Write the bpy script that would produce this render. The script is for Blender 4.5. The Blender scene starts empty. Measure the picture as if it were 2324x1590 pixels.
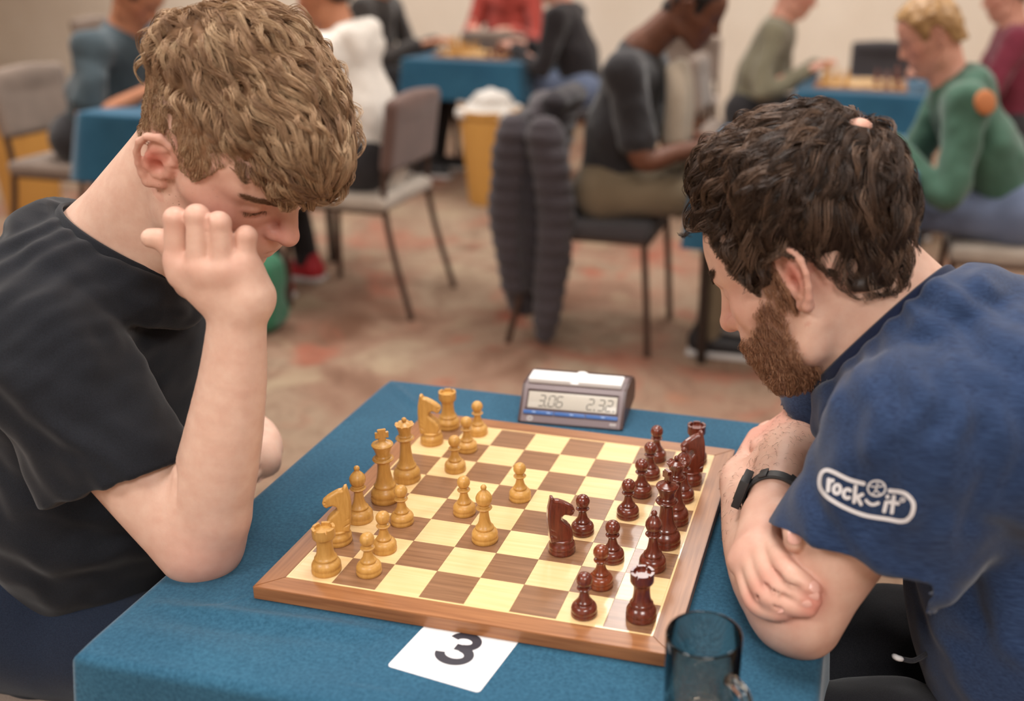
# Two chess players bent over a board in a tournament hall.
import bpy, bmesh, math, random
import numpy as np
from mathutils import Vector, Matrix
from mathutils.bvhtree import BVHTree

sc = bpy.context.scene
col = sc.collection
random.seed(7)
rng = np.random.default_rng(11)

# ------------------------------------------------------------------ camera
# photo frame 2324 x 1590; pose solved from the 64 squares of the board
FW, FH = 2324.0, 1590.0
CAM_F, CAM_CX, CAM_CY = 2382.92, 1436.78, 704.70
CAM_R = np.array([[0.97445354, 0.22351419, 0.02194764],
                  [0.09463953, -0.32003567, -0.94266671],
                  [-0.20367536, 0.92066203, -0.33301317]])
ZB = 0.75                    # playing surface of the board
TZ = ZB - 0.016              # table cloth
CAM_C = np.array([0.56612, -0.86940, 0.65599 + ZB])

cd = bpy.data.cameras.new('camera')
cam = bpy.data.objects.new('camera', cd)
col.objects.link(cam)
cd.sensor_fit = 'HORIZONTAL'
cd.sensor_width = 36.0
cd.lens = CAM_F / FW * 36.0
cd.shift_x = -(CAM_CX - FW / 2) / FW
cd.shift_y = (CAM_CY - FH / 2) / FW
cd.clip_start = 0.05
cd.clip_end = 60
_m = Matrix.Identity(4)
for _i in range(3):
    _m[_i][0] = CAM_R[0][_i]
    _m[_i][1] = -CAM_R[1][_i]
    _m[_i][2] = -CAM_R[2][_i]
    _m[_i][3] = CAM_C[_i]
cam.matrix_world = _m
cd.dof.use_dof = True
cd.dof.focus_distance = 1.20
cd.dof.aperture_fstop = (cd.lens / 1000.0) / 0.0155
sc.camera = cam

def ray(px, py):
    return CAM_R.T @ np.array([(px - CAM_CX) / CAM_F, (py - CAM_CY) / CAM_F, 1.0])
def at_z(px, py, z):
    v = ray(px, py); return CAM_C + v * ((z - CAM_C[2]) / v[2])
def at_y(px, py, y):
    v = ray(px, py); return CAM_C + v * ((y - CAM_C[1]) / v[1])
def at_d(px, py, d):
    return CAM_C + ray(px, py) * d

# ------------------------------------------------------------------ light
sc.view_settings.view_transform = 'Standard'
sc.view_settings.look = 'None'
sc.view_settings.gamma = 1.0
sc.view_settings.use_curve_mapping = False
sc.view_settings.exposure = 0.04
sc.cycles.max_bounces = 8
sc.cycles.diffuse_bounces = 3
sc.cycles.glossy_bounces = 3
sc.cycles.transmission_bounces = 8

world = bpy.data.worlds.new('world')
sc.world = world
world.use_nodes = True
world.node_tree.nodes['Background'].inputs[0].default_value = (1.0, 0.93, 0.86, 1)
world.node_tree.nodes['Background'].inputs[1].default_value = 0.14

CEIL = 2.75
def ceiling_area(x, y, power, sx=0.9, sy=0.9, colr=(1.0, 0.965, 0.925)):
    ld = bpy.data.lights.new('ceiling_light', 'AREA')
    ld.shape = 'RECTANGLE'; ld.size = sx; ld.size_y = sy
    ld.energy = power; ld.color = colr; ld.spread = math.radians(150)
    lo = bpy.data.objects.new('ceiling_light', ld)
    lo.location = (x, y, CEIL - 0.03)
    col.objects.link(lo)
    return lo
for lx in (-4.6, -2.3, 0.1, 2.4):
    for ly in (0.35, 2.9, 5.9):
        ceiling_area(lx, ly, 24 if ly < 1 else 38)
ceiling_area(-1.3, -1.9, 52)
ceiling_area(1.3, -1.9, 52)

# ------------------------------------------------------------------ helpers
def tag(o, label=None, cat=None, group=None, kind=None):
    if label: o['label'] = label
    if cat: o['category'] = cat
    if group: o['group'] = group
    if kind: o['kind'] = kind
    return o

def empty(name, loc=(0, 0, 0), rz=0.0):
    o = bpy.data.objects.new(name, None)
    o.empty_display_size = 0.05
    col.objects.link(o)
    o.location = loc
    o.rotation_euler = (0, 0, rz)
    return o

def thing(name, label, cat, loc=(0, 0, 0), rz=0.0, group=None):
    return tag(empty(name, loc, rz), label, cat, group)

def mesh_from(name, V, F, mat=None, parent=None, smooth=True, sharp=None, off=None, kind=None):
    """one mesh object from arrays; off is subtracted (world -> parent space)"""
    V = np.asarray(V, dtype=np.float32)
    if off is not None:
        V = V - np.asarray(off, dtype=np.float32)
    me = bpy.data.meshes.new(name)
    if isinstance(F, np.ndarray):
        n, k = F.shape
        me.vertices.add(len(V)); me.vertices.foreach_set('co', V.ravel())
        me.loops.add(n * k); me.loops.foreach_set('vertex_index', F.astype(np.int32).ravel())
        me.polygons.add(n); me.polygons.foreach_set('loop_start', np.arange(0, n * k, k, dtype=np.int32))
        me.update(calc_edges=True); me.validate()
    else:
        me.from_pydata([tuple(map(float, v)) for v in V], [], F)
        me.update()
    if smooth:
        me.polygons.foreach_set('use_smooth', np.ones(len(me.polygons), dtype=bool))
        if sharp is not None:
            me.set_sharp_from_angle(angle=math.radians(sharp))
    if mat: me.materials.append(mat)
    o = bpy.data.objects.new(name, me)
    col.objects.link(o)
    if parent: o.parent = parent
    if kind: o['kind'] = kind
    return o

def from_bm(name, bm, mat=None, parent=None, smooth=True, sharp=35, kind=None):
    me = bpy.data.meshes.new(name)
    bmesh.ops.recalc_face_normals(bm, faces=bm.faces[:])
    bm.to_mesh(me); bm.free()
    if smooth:
        me.polygons.foreach_set('use_smooth', np.ones(len(me.polygons), dtype=bool))
        me.set_sharp_from_angle(angle=math.radians(sharp))
    if mat: me.materials.append(mat)
    o = bpy.data.objects.new(name, me)
    col.objects.link(o)
    if parent: o.parent = parent
    if kind: o['kind'] = kind
    return o

def bm_box(bm, c, s, rot=None, bevel=0.0, seg=2):
    r = bmesh.ops.create_cube(bm, size=1.0)
    vs = r['verts']
    M = Matrix.Translation(Vector(c)) @ (rot.to_4x4() if rot is not None else Matrix.Identity(4)) @ Matrix.Diagonal((s[0], s[1], s[2], 1))
    bmesh.ops.transform(bm, matrix=M, verts=vs)
    if bevel > 0:
        es = list({e for v in vs for e in v.link_edges})
        bmesh.ops.bevel(bm, geom=es, offset=bevel, segments=seg, affect='EDGES', profile=0.5)

def box(name, c, s, mat, parent=None, bevel=0.0, rot=None, seg=2, smooth=True):
    bm = bmesh.new(); bm_box(bm, c, s, rot, bevel, seg)
    return from_bm(name, bm, mat, parent, smooth)

def lathe_arrays(prof, n=32):
    V, F = [], []
    m = len(prof)
    idx = []
    for (r, z) in prof:
        if r < 1e-7:
            V.append((0, 0, z)); idx.append([len(V) - 1] * n)
        else:
            row = []
            for k in range(n):
                a = 2 * math.pi * k / n
                V.append((r * math.cos(a), r * math.sin(a), z)); row.append(len(V) - 1)
            idx.append(row)
    for i in range(m - 1):
        a, b = idx[i], idx[i + 1]
        for k in range(n):
            q = [a[k], a[(k + 1) % n], b[(k + 1) % n], b[k]]
            u = []
            for t in q:
                if t not in u: u.append(t)
            if len(u) >= 3: F.append(u)
    return V, F

def tube_arrays(pts, rad, n=8, cap=True):
    """round tube along a polyline, radius per point"""
    P = np.asarray(pts, float); m = len(P)
    R = np.full(m, rad, float) if np.isscalar(rad) else np.asarray(rad, float)
    T = np.gradient(P, axis=0); T /= np.linalg.norm(T, axis=1)[:, None] + 1e-12
    up = np.array([0, 0, 1.0]) if abs(T[0][2]) < 0.9 else np.array([1.0, 0, 0])
    A = np.cross(T[0], up); A /= np.linalg.norm(A)
    V = []
    for i in range(m):
        A = A - T[i] * (A @ T[i]); A /= np.linalg.norm(A) + 1e-12
        B = np.cross(T[i], A)
        for k in range(n):
            t = 2 * math.pi * k / n
            V.append(P[i] + R[i] * (math.cos(t) * A + math.sin(t) * B))
    F = []
    for i in range(m - 1):
        for k in range(n):
            F.append([i * n + k, i * n + (k + 1) % n, (i + 1) * n + (k + 1) % n, (i + 1) * n + k])
    if cap:
        F.append(list(range(n))[::-1]); F.append([(m - 1) * n + k for k in range(n)])
    return V, F

def join_arrays(parts):
    V, F, o = [], [], 0
    for v, f in parts:
        V += [tuple(x) for x in v]; F += [[i + o for i in q] for q in f]; o = len(V)
    return V, F

def copy_tree(o, parent=None):
    c = o.copy(); col.objects.link(c); c.parent = parent
    for ch in list(o.children):
        copy_tree(ch, c)
    return c

def catmull(pts, n=8):
    P = np.asarray(pts, float)
    P = np.vstack([2 * P[0] - P[1], P, 2 * P[-1] - P[-2]])
    out = []
    for i in range(1, len(P) - 2):
        for k in range(n):
            t = k / n
            out.append(0.5 * ((2 * P[i]) + (-P[i - 1] + P[i + 1]) * t + (2 * P[i - 1] - 5 * P[i] + 4 * P[i + 1] - P[i + 2]) * t ** 2
                              + (-P[i - 1] + 3 * P[i] - 3 * P[i + 1] + P[i + 2]) * t ** 3))
    out.append(P[-2])
    return np.array(out)

# ------------------------------------------------------------------ distance fields -> one smooth mesh
class Field:
    """signed distance grid; shapes are blended in, then meshed as one closed surface"""
    BIG = 0.04
    def __init__(self, lo, hi, h):
        self.h = h
        self.lo = np.array(lo, float)
        self.n = np.ceil((np.array(hi, float) - self.lo) / h).astype(int) + 1
        self.d = np.full(tuple(self.n), self.BIG, np.float32)
    def window(self, lo, hi, m):
        a = np.clip(np.floor((np.array(lo) - m - self.lo) / self.h).astype(int), 0, self.n)
        b = np.clip(np.ceil((np.array(hi) + m - self.lo) / self.h).astype(int) + 1, 0, self.n)
        if np.any(b <= a): return None
        ax = [(self.lo[i] + self.h * np.arange(a[i], b[i])).astype(np.float32) for i in range(3)]
        return (slice(a[0], b[0]), slice(a[1], b[1]), slice(a[2], b[2])), ax[0][:, None, None], ax[1][None, :, None], ax[2][None, None, :]
    def put(self, fn, lo, hi, k=0.01, op='u'):
        w = self.window(lo, hi, max(self.BIG, k) if op == 'u' else k + 2 * self.h)
        if w is None: return
        sl, x, y, z = w
        b = fn(x, y, z).astype(np.float32)
        a = self.d[sl]
        if op == 'u':
            hh = np.maximum(k - np.abs(a - b), 0) / max(k, 1e-6)
            self.d[sl] = np.minimum(a, b) - hh * hh * k * 0.25
        elif op == 's':
            b = -b
            hh = np.maximum(k - np.abs(a - b), 0) / max(k, 1e-6)
            self.d[sl] = np.maximum(a, b) + hh * hh * k * 0.25
    def cone(self, a, b, ra, rb, k=0.01, op='u', flat=None):
        """tapered capsule; flat=(dir, s): cross section scaled by s along dir"""
        a = np.array(a, float); b = np.array(b, float); ba = b - a; L2 = float(ba @ ba) + 1e-12
        sc_ = 1.0
        if flat is not None:
            u = np.array(flat[0], float); u = u - ba * (u @ ba) / L2; u /= np.linalg.norm(u); sc_ = flat[1]
        R = max(ra, rb) * max(1.0, sc_)
        lo = np.minimum(a, b) - R; hi = np.maximum(a, b) + R
        def fn(x, y, z):
            px, py, pz = x - a[0], y - a[1], z - a[2]
            t = np.clip((px * ba[0] + py * ba[1] + pz * ba[2]) / L2, 0, 1)
            qx, qy, qz = px - t * ba[0], py - t * ba[1], pz - t * ba[2]
            if flat is not None:
                c = (qx * u[0] + qy * u[1] + qz * u[2]) * (1 / sc_ - 1)
                qx, qy, qz = qx + c * u[0], qy + c * u[1], qz + c * u[2]
            d = np.sqrt(qx * qx + qy * qy + qz * qz) - (ra + (rb - ra) * t)
            return d * min(1.0, sc_) if flat is not None and sc_ < 1 else d
        self.put(fn, lo, hi, k, op)
    def chain(self, pts, rads, k=0.01, op='u', flat=None):
        # one smooth limb: the joints are splined, its segments joined without swelling, then blended in
        P = np.array(pts, float); R = np.array(rads, float)
        if len(P) > 2:
            PR_ = catmull(np.c_[P, R], 4); P, R = PR_[:, :3], PR_[:, 3]
        m = R.max() * (max(1.0, flat[1]) if flat is not None else 1.0)
        def fn(x, y, z):
            best = None
            for i in range(len(P) - 1):
                a, b = P[i], P[i + 1]; ba = b - a; L2 = float(ba @ ba) + 1e-12
                px, py, pz = x - a[0], y - a[1], z - a[2]
                t = np.clip((px * ba[0] + py * ba[1] + pz * ba[2]) / L2, 0, 1)
                qx, qy, qz = px - t * ba[0], py - t * ba[1], pz - t * ba[2]
                if flat is not None:
                    u = np.array(flat[0], float); u = u - ba * (u @ ba) / L2; u = u / np.linalg.norm(u)
                    c = (qx * u[0] + qy * u[1] + qz * u[2]) * (1 / flat[1] - 1)
                    qx, qy, qz = qx + c * u[0], qy + c * u[1], qz + c * u[2]
                d = np.sqrt(qx * qx + qy * qy + qz * qz) - (R[i] + (R[i + 1] - R[i]) * t)
                best = d if best is None else np.minimum(best, d)
            return best * min(1.0, flat[1]) if flat is not None else best
        self.put(fn, P.min(0) - m, P.max(0) + m, k, op)
    def ell(self, c, r, k=0.01, op='u', M=None):
        """ellipsoid, M: rows are its local axes in world space"""
        c = np.array(c, float); r = np.array(r, float)
        M = np.eye(3) if M is None else np.asarray(M)
        R = float(r.max()); e = np.abs(M.T) @ r
        def fn(x, y, z):
            px, py, pz = x - c[0], y - c[1], z - c[2]
            k0 = 0; k1 = 0
            for i in range(3):
                q = px * M[i, 0] + py * M[i, 1] + pz * M[i, 2]
                k0 = k0 + (q / r[i]) ** 2; k1 = k1 + (q / r[i] ** 2) ** 2
            k0 = np.sqrt(k0); k1 = np.sqrt(k1) + 1e-9
            return np.where(k0 < 1e-3, -r.min(), k0 * (k0 - 1) / k1)
        self.put(fn, c - e, c + e, k, op)
    def rbox(self, c, s, r, k=0.005, op='u', M=None):
        c = np.array(c, float); s = np.array(s, float) - r
        M = np.eye(3) if M is None else np.asarray(M)
        e = np.abs(M.T) @ (s + r)
        def fn(x, y, z):
            px, py, pz = x - c[0], y - c[1], z - c[2]
            q = [np.abs(px * M[i, 0] + py * M[i, 1] + pz * M[i, 2]) - s[i] for i in range(3)]
            o = np.sqrt(np.maximum(q[0], 0) ** 2 + np.maximum(q[1], 0) ** 2 + np.maximum(q[2], 0) ** 2)
            return o + np.minimum(np.maximum(np.maximum(q[0], q[1]), q[2]), 0) - r
        self.put(fn, c - e, c + e, k, op)
    def mesh(self, crop=True):
        """surface nets"""
        d = self.d
        ins = d < 0
        S = ins[:-1, :-1, :-1].astype(np.int8)
        S = S.copy()
        for i in (0, 1):
            for j in (0, 1):
                for k in (0, 1):
                    if i + j + k:
                        S += ins[i:ins.shape[0] - 1 + i, j:ins.shape[1] - 1 + j, k:ins.shape[2] - 1 + k]
        act = (S > 0) & (S < 8)
        cells = np.argwhere(act)
        ids = np.full(act.shape, -1, np.int32)
        ids[act] = np.arange(len(cells), dtype=np.int32)
        cx, cy, cz = cells.T
        acc = np.zeros((len(cells), 3)); cnt = np.zeros(len(cells))
        cor = [(i, j, k) for i in (0, 1) for j in (0, 1) for k in (0, 1)]
        val = {c: d[cx + c[0], cy + c[1], cz + c[2]] for c in cor}
        for c in cor:
            for a in range(3):
                if c[a] == 0:
                    e = list(c); e[a] = 1; e = tuple(e)
                    va, vb = val[c], val[e]
                    m = (va < 0) != (vb < 0)
                    t = np.where(m, va / np.where(m, va - vb, 1), 0)
                    for b in range(3):
                        acc[:, b] += np.where(m, c[b] + (t if b == a else 0), 0)
                    cnt += m
        V = (cells + acc / cnt[:, None]) * self.h + self.lo
        quads = []
        for a in range(3):
            b, c = (a + 1) % 3, (a + 2) % 3
            sl0 = [slice(None)] * 3; sl1 = [slice(None)] * 3
            sl0[a] = slice(0, -1); sl1[a] = slice(1, None)
            x = ins[tuple(sl0)] != ins[tuple(sl1)]
            e = np.argwhere(x)
            ok = (e[:, b] > 0) & (e[:, c] > 0) & (e[:, b] < act.shape[b]) & (e[:, c] < act.shape[c])
            e = e[ok]
            def gid(db, dc):
                q = e.copy(); q[:, b] += db; q[:, c] += dc
                return ids[q[:, 0], q[:, 1], q[:, 2]]
            q = np.stack([gid(-1, -1), gid(0, -1), gid(0, 0), gid(-1, 0)], 1)
            inside_first = ins[e[:, 0], e[:, 1], e[:, 2]]
            q[~inside_first] = q[~inside_first][:, ::-1]
            quads.append(q)
        Q = np.vstack(quads)
        Q = Q[(Q >= 0).all(1)]
        return V, Q

def vnormals(V, Q):
    n = np.cross(V[Q[:, 2]] - V[Q[:, 0]], V[Q[:, 3]] - V[Q[:, 1]])
    N = np.zeros_like(V)
    for k in range(4):
        for a in range(3):
            N[:, a] += np.bincount(Q[:, k], n[:, a], len(V))
    return N / (np.linalg.norm(N, axis=1)[:, None] + 1e-12)

def smooth_mesh(V, Q, it=2, w=0.5):
    for _ in range(it):
        S = np.zeros_like(V); c = np.zeros(len(V))
        for k in range(4):
            i, j = Q[:, k], Q[:, (k + 1) % 4]
            for a in range(3):
                S[:, a] += np.bincount(i, V[j, a], len(V)) + np.bincount(j, V[i, a], len(V))
            c += np.bincount(i, minlength=len(V)) + np.bincount(j, minlength=len(V))
        V = V + w * (S / c[:, None] - V)
    return V

def lattice_noise(P, freq, seed=0):
    """smooth value noise, vectorised"""
    r = np.random.default_rng(seed).random((32, 32, 32)) * 2 - 1
    q = np.asarray(P) * freq + 100.0
    i = np.floor(q).astype(int); f = q - i; f = f * f * (3 - 2 * f)
    o = 0
    for a in (0, 1):
        for b in (0, 1):
            for c in (0, 1):
                w = (f[:, 0] if a else 1 - f[:, 0]) * (f[:, 1] if b else 1 - f[:, 1]) * (f[:, 2] if c else 1 - f[:, 2])
                o = o + w * r[(i[:, 0] + a) % 32, (i[:, 1] + b) % 32, (i[:, 2] + c) % 32]
    return o

def set_attr(o, name, vals):
    a = o.data.attributes.new(name, 'FLOAT', 'POINT')
    a.data.foreach_set('value', np.asarray(vals, np.float32))

# ------------------------------------------------------------------ materials
def srgb(r, g, b):
    f = lambda c: (c / 255 / 12.92) if c / 255 <= 0.04045 else ((c / 255 + 0.055) / 1.055) ** 2.4
    return (f(r), f(g), f(b), 1.0)

class NT:
    def __init__(self, name):
        self.m = bpy.data.materials.new(name); self.m.use_nodes = True
        self.t = self.m.node_tree; self.n = self.t.nodes; self.b = self.n['Principled BSDF']
    def node(self, typ, **kw):
        x = self.n.new(typ)
        for k, v in kw.items():
            if k.startswith('in_'):
                key = k[3:]
                key = int(key) if key.isdigit() else key.replace('_', ' ')
                x.inputs[key].default_value = v
            else: setattr(x, k, v)
        return x
    def link(self, a, b): self.t.links.new(a, b)
    def coords(self, kind='Object', scale=(1, 1, 1), rot=(0, 0, 0), loc=(0, 0, 0)):
        tc = self.node('ShaderNodeTexCoord'); mp = self.node('ShaderNodeMapping')
        mp.inputs['Scale'].default_value = scale; mp.inputs['Rotation'].default_value = rot; mp.inputs['Location'].default_value = loc
        self.link(tc.outputs[kind], mp.inputs['Vector']); return mp.outputs[0]
    def noise(self, vec, scale, detail=3, rough=0.55, dist=0.0):
        x = self.node('ShaderNodeTexNoise'); x.inputs['Scale'].default_value = scale
        x.inputs['Detail'].default_value = detail; x.inputs['Roughness'].default_value = rough; x.inputs['Distortion'].default_value = dist
        if vec is not None: self.link(vec, x.inputs['Vector'])
        return x.outputs['Fac']
    def ramp(self, fac, stops, interp='LINEAR'):
        x = self.node('ShaderNodeValToRGB'); x.color_ramp.interpolation = interp
        el = x.color_ramp.elements
        while len(el) > 1: el.remove(el[-1])
        el[0].position, el[0].color = stops[0]
        for p, c in stops[1:]:
            e = el.new(p); e.color = c
        self.link(fac, x.inputs[0]); return x.outputs[0]
    def mix(self, fac, a, b, mode='MIX'):
        x = self.node('ShaderNodeMix', data_type='RGBA', blend_type=mode)
        for s, v in ((0, fac), (6, a), (7, b)):
            if hasattr(v, 'is_linked'): self.link(v, x.inputs[s])
            else: x.inputs[s].default_value = v
        return x.outputs[2]
    def math(self, op, a, b=0.0):
        x = self.node('ShaderNodeMath', operation=op)
        for i, v in enumerate((a, b)):
            if hasattr(v, 'is_linked'): self.link(v, x.inputs[i])
            else: x.inputs[i].default_value = v
        return x.outputs[0]
    def attr(self, name):
        x = self.node('ShaderNodeAttribute'); x.attribute_name = name; return x.outputs['Fac']
    def bump(self, h, strength=0.3, dist=0.001):
        x = self.node('ShaderNodeBump'); x.inputs['Strength'].default_value = strength; x.inputs['Distance'].default_value = dist
        self.link(h, x.inputs['Height']); self.link(x.outputs[0], self.b.inputs['Normal'])
    def set(self, **kw):
        for k, v in kw.items():
            key = k.replace('_', ' ')
            if hasattr(v, 'is_linked'): self.link(v, self.b.inputs[key])
            else: self.b.inputs[key].default_value = v
        return self

def plain(name, c, rough=0.5, spec=0.5, **kw):
    t = NT(name); t.set(Base_Color=c, Roughness=rough, Specular_IOR_Level=spec, **kw); return t.m

def fabric(name, c, c2=None, scale=600, rough=0.9, sheen=0.2, streak=None):
    t = NT(name)
    v = t.coords('Object')
    if streak is None:
        f = t.noise(v, scale, 2)
    else:
        f = t.noise(t.coords('Object', scale=streak), 1.0, 3, 0.6)
    big = t.noise(v, 9, 3)
    cc = t.ramp(f, [(0.3, c), (0.7, c2 or c)])
    dk = t.ramp(big, [(0.3, (0.86, 0.86, 0.86, 1)), (0.7, (1.1, 1.1, 1.1, 1))])
    t.set(Base_Color=t.mix(1.0, cc, dk, 'MULTIPLY'), Roughness=rough, Specular_IOR_Level=0.25, Sheen_Weight=sheen, Sheen_Roughness=0.5)
    t.bump(t.noise(v, scale, 2), 0.25, 0.0008)
    return t.m
# ------------------------------------------------------------------ room
def mat_carpet():
    t = NT('carpet')
    v = t.coords('Object')
    w = t.noise(v, 1.3, 3, 0.6, 0.6)
    base = t.ramp(w, [(0.32, srgb(112, 86, 70)), (0.44, srgb(152, 130, 110)), (0.56, srgb(142, 112, 94)), (0.68, srgb(108, 78, 62))])
    vo = t.node('ShaderNodeTexVoronoi'); vo.inputs['Scale'].default_value = 3.1; vo.inputs['Randomness'].default_value = 0.9
    dn = t.node('ShaderNodeTexNoise'); dn.inputs['Scale'].default_value = 4.0; dn.inputs['Detail'].default_value = 3
    t.link(v, dn.inputs['Vector'])
    mv = t.node('ShaderNodeVectorMath', operation='MULTIPLY_ADD')
    t.link(dn.outputs['Color'], mv.inputs[0]); mv.inputs[1].default_value = (0.35, 0.35, 0.0); t.link(v, mv.inputs[2])
    t.link(mv.outputs[0], vo.inputs['Vector'])
    spot = t.ramp(vo.outputs['Distance'], [(0.16, (1, 1, 1, 1)), (0.30, (0, 0, 0, 1))])
    hue = t.ramp(vo.outputs['Color'], [(0.3, srgb(154, 84, 66)), (0.5, srgb(158, 108, 84)), (0.62, srgb(160, 146, 122)), (0.8, srgb(112, 92, 76))], 'CONSTANT')
    c = t.mix(t.math('MULTIPLY', spot, 0.65), base, hue)
    big = t.noise(t.coords('Object', loc=(3.1, 1.7, 0)), 2.3, 3, 0.6, 0.8)
    c = t.mix(t.ramp(big, [(0.54, (0, 0, 0, 1)), (0.66, (0.55, 0.55, 0.55, 1))]), c, srgb(158, 92, 74))
    c = t.mix(t.ramp(big, [(0.34, (0.55, 0.55, 0.55, 1)), (0.44, (0, 0, 0, 1))]), c, srgb(168, 150, 124))
    vine = t.ramp(t.noise(v, 5.5, 2, 0.5, 1.4), [(0.46, (0, 0, 0, 1)), (0.5, (1, 1, 1, 1)), (0.54, (0, 0, 0, 1))])
    c = t.mix(t.math('MULTIPLY', vine, 0.4), c, srgb(104, 74, 60))
    t.set(Base_Color=c, Roughness=0.95, Specular_IOR_Level=0.1)
    t.bump(t.noise(v, 900, 2), 0.5, 0.003)
    return t.m

def mat_wall():
    t = NT('cream_paint'); v = t.coords('Object')
    t.set(Base_Color=t.ramp(t.noise(v, 2.0, 3), [(0.3, srgb(222, 208, 190)), (0.7, srgb(230, 218, 202))]), Roughness=0.85, Specular_IOR_Level=0.2)
    t.bump(t.noise(v, 260, 2), 0.15, 0.001)
    return t.m
M_WALL = mat_wall()
M_CEIL = plain('ceiling_paint', srgb(236, 228, 216), 0.9, 0.1)
X0, X1, Y0, Y1 = -7.5, 4.2, -3.2, 7.2
def quad_obj(name, pts, mat, kind='structure'):
    o = mesh_from(name, pts, [[0, 1, 2, 3]], mat, smooth=False); o['kind'] = kind; return o
quad_obj('floor', [(X0, Y0, 0), (X1, Y0, 0), (X1, Y1, 0), (X0, Y1, 0)], mat_carpet())
quad_obj('ceiling', [(X0, Y1, CEIL), (X1, Y1, CEIL), (X1, Y0, CEIL), (X0, Y0, CEIL)], M_CEIL)
quad_obj('wall_back', [(X0, Y1, 0), (X1, Y1, 0), (X1, Y1, CEIL), (X0, Y1, CEIL)], M_WALL)
quad_obj('wall_left', [(X0, Y0, 0), (X0, Y1, 0), (X0, Y1, CEIL), (X0, Y0, CEIL)], M_WALL)
quad_obj('wall_right', [(X1, Y1, 0), (X1, Y0, 0), (X1, Y0, CEIL), (X1, Y1, CEIL)], M_WALL)
quad_obj('wall_front', [(X1, Y0, 0), (X0, Y0, 0), (X0, Y0, CEIL), (X1, Y0, CEIL)], M_WALL)
M_SKIRT = plain('skirting_wood', srgb(120, 82, 58), 0.5)
_b = box('baseboard_back', ((X0 + X1) / 2, Y1 - 0.01, 0.06), (X1 - X0, 0.02, 0.12), M_SKIRT); _b['kind'] = 'structure'

# ------------------------------------------------------------------ blue tablecloth over the playing table
M_BLUE = (lambda t: (t.set(Base_Color=t.mix(1.0, t.ramp(t.noise(t.coords('Object'), 260, 3), [(0.3, srgb(40, 80, 104)), (0.7, srgb(55, 100, 126))]),
                                             t.ramp(t.noise(t.coords('Object'), 7, 3), [(0.3, (0.82, 0.84, 0.86, 1)), (0.7, (1.08, 1.08, 1.06, 1))]), 'MULTIPLY'),
                          Roughness=0.95, Specular_IOR_Level=0.1, Sheen_Weight=0.25, Sheen_Roughness=0.4),
                    t.bump(t.noise(t.coords('Object'), 700, 2), 0.3, 0.0008), t.m)[-1])(NT('blue_velour_cloth'))
M_TABLEWOOD = plain('table_laminate', srgb(120, 84, 56), 0.5)
M_METAL = plain('dark_metal', srgb(60, 52, 48), 0.4, 0.5, Metallic=0.6)

def cloth_arrays(hx, hy, top, drop, seed, ridge=None, rows=16, per=56, amp=0.012, rr=0.010, nt=34):
    """square cloth: concentric rings on the top, rounded edge, hanging skirt with soft folds (local xy, world z)"""
    r_ = np.random.default_rng(seed)
    ph = r_.random(8) * 6.28
    rings = []
    s_ = np.linspace(0, 1, per, endpoint=False)
    # perimeter of unit square with slightly rounded corners
    t = np.concatenate([s_ * 2 - 1])
    sq = np.vstack([np.c_[t, -np.ones(per)], np.c_[np.ones(per), t], np.c_[-t, np.ones(per)], np.c_[-np.ones(per), -t]])
    nrm = np.vstack([np.tile((0, -1.0), (per, 1)), np.tile((1.0, 0), (per, 1)), np.tile((0, 1.0), (per, 1)), np.tile((-1.0, 0), (per, 1))])
    n2 = nrm.copy()
    for i in range(len(n2)):                       # blend normals near corners
        c = sq[i]
        k = max(0.0, min(abs(c[0]), abs(c[1])) - 0.9) / 0.1
        d = np.sign(c) / math.sqrt(2)
        n2[i] = nrm[i] * (1 - k) + d * k
        n2[i] /= np.linalg.norm(n2[i])
    V = []
    for i in range(nt + 1):
        f = (i / nt)
        x = sq[:, 0] * f * (hx - rr); y = sq[:, 1] * f * (hy - rr)
        z = np.full(len(x), top)
        if ridge is not None: z = z + ridge(x, y)
        V.append(np.c_[x, y, z])
    arc = np.arange(len(sq)) / per
    for j in range(1, 5):
        a = j / 4 * math.pi / 2
        V.append(np.c_[sq[:, 0] * (hx - rr) + n2[:, 0] * rr * math.sin(a), sq[:, 1] * (hy - rr) + n2[:, 1] * rr * math.sin(a), np.full(len(sq), top - rr * (1 - math.cos(a)))])
    for j in range(1, rows + 1):
        f = j / rows
        wv = 0
        for q, fr in enumerate((2, 3, 5)):
            wv = wv + np.sin(arc * fr * math.pi * 2 + ph[q]) / (1 + q)
        corner = np.clip((np.minimum(np.abs(sq[:, 0]), np.abs(sq[:, 1])) - 0.75) / 0.25, 0, 1) ** 2
        o = rr + f ** 0.8 * (0.012 + amp * wv) + corner * f * 0.035
        V.append(np.c_[sq[:, 0] * (hx - rr) + n2[:, 0] * o, sq[:, 1] * (hy - rr) + n2[:, 1] * o, np.full(len(sq), top - rr - f * (drop - rr))])
    n = len(sq)
    V = np.vstack(V)
    F = []
    nr = len(V) // n
    for i in range(nr - 1):
        k = np.arange(n); k2 = (k + 1) % n
        F.append(np.c_[i * n + k, i * n + k2, (i + 1) * n + k2, (i + 1) * n + k])
    F = np.vstack(F)
    return V, F[:, ::-1]

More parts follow.
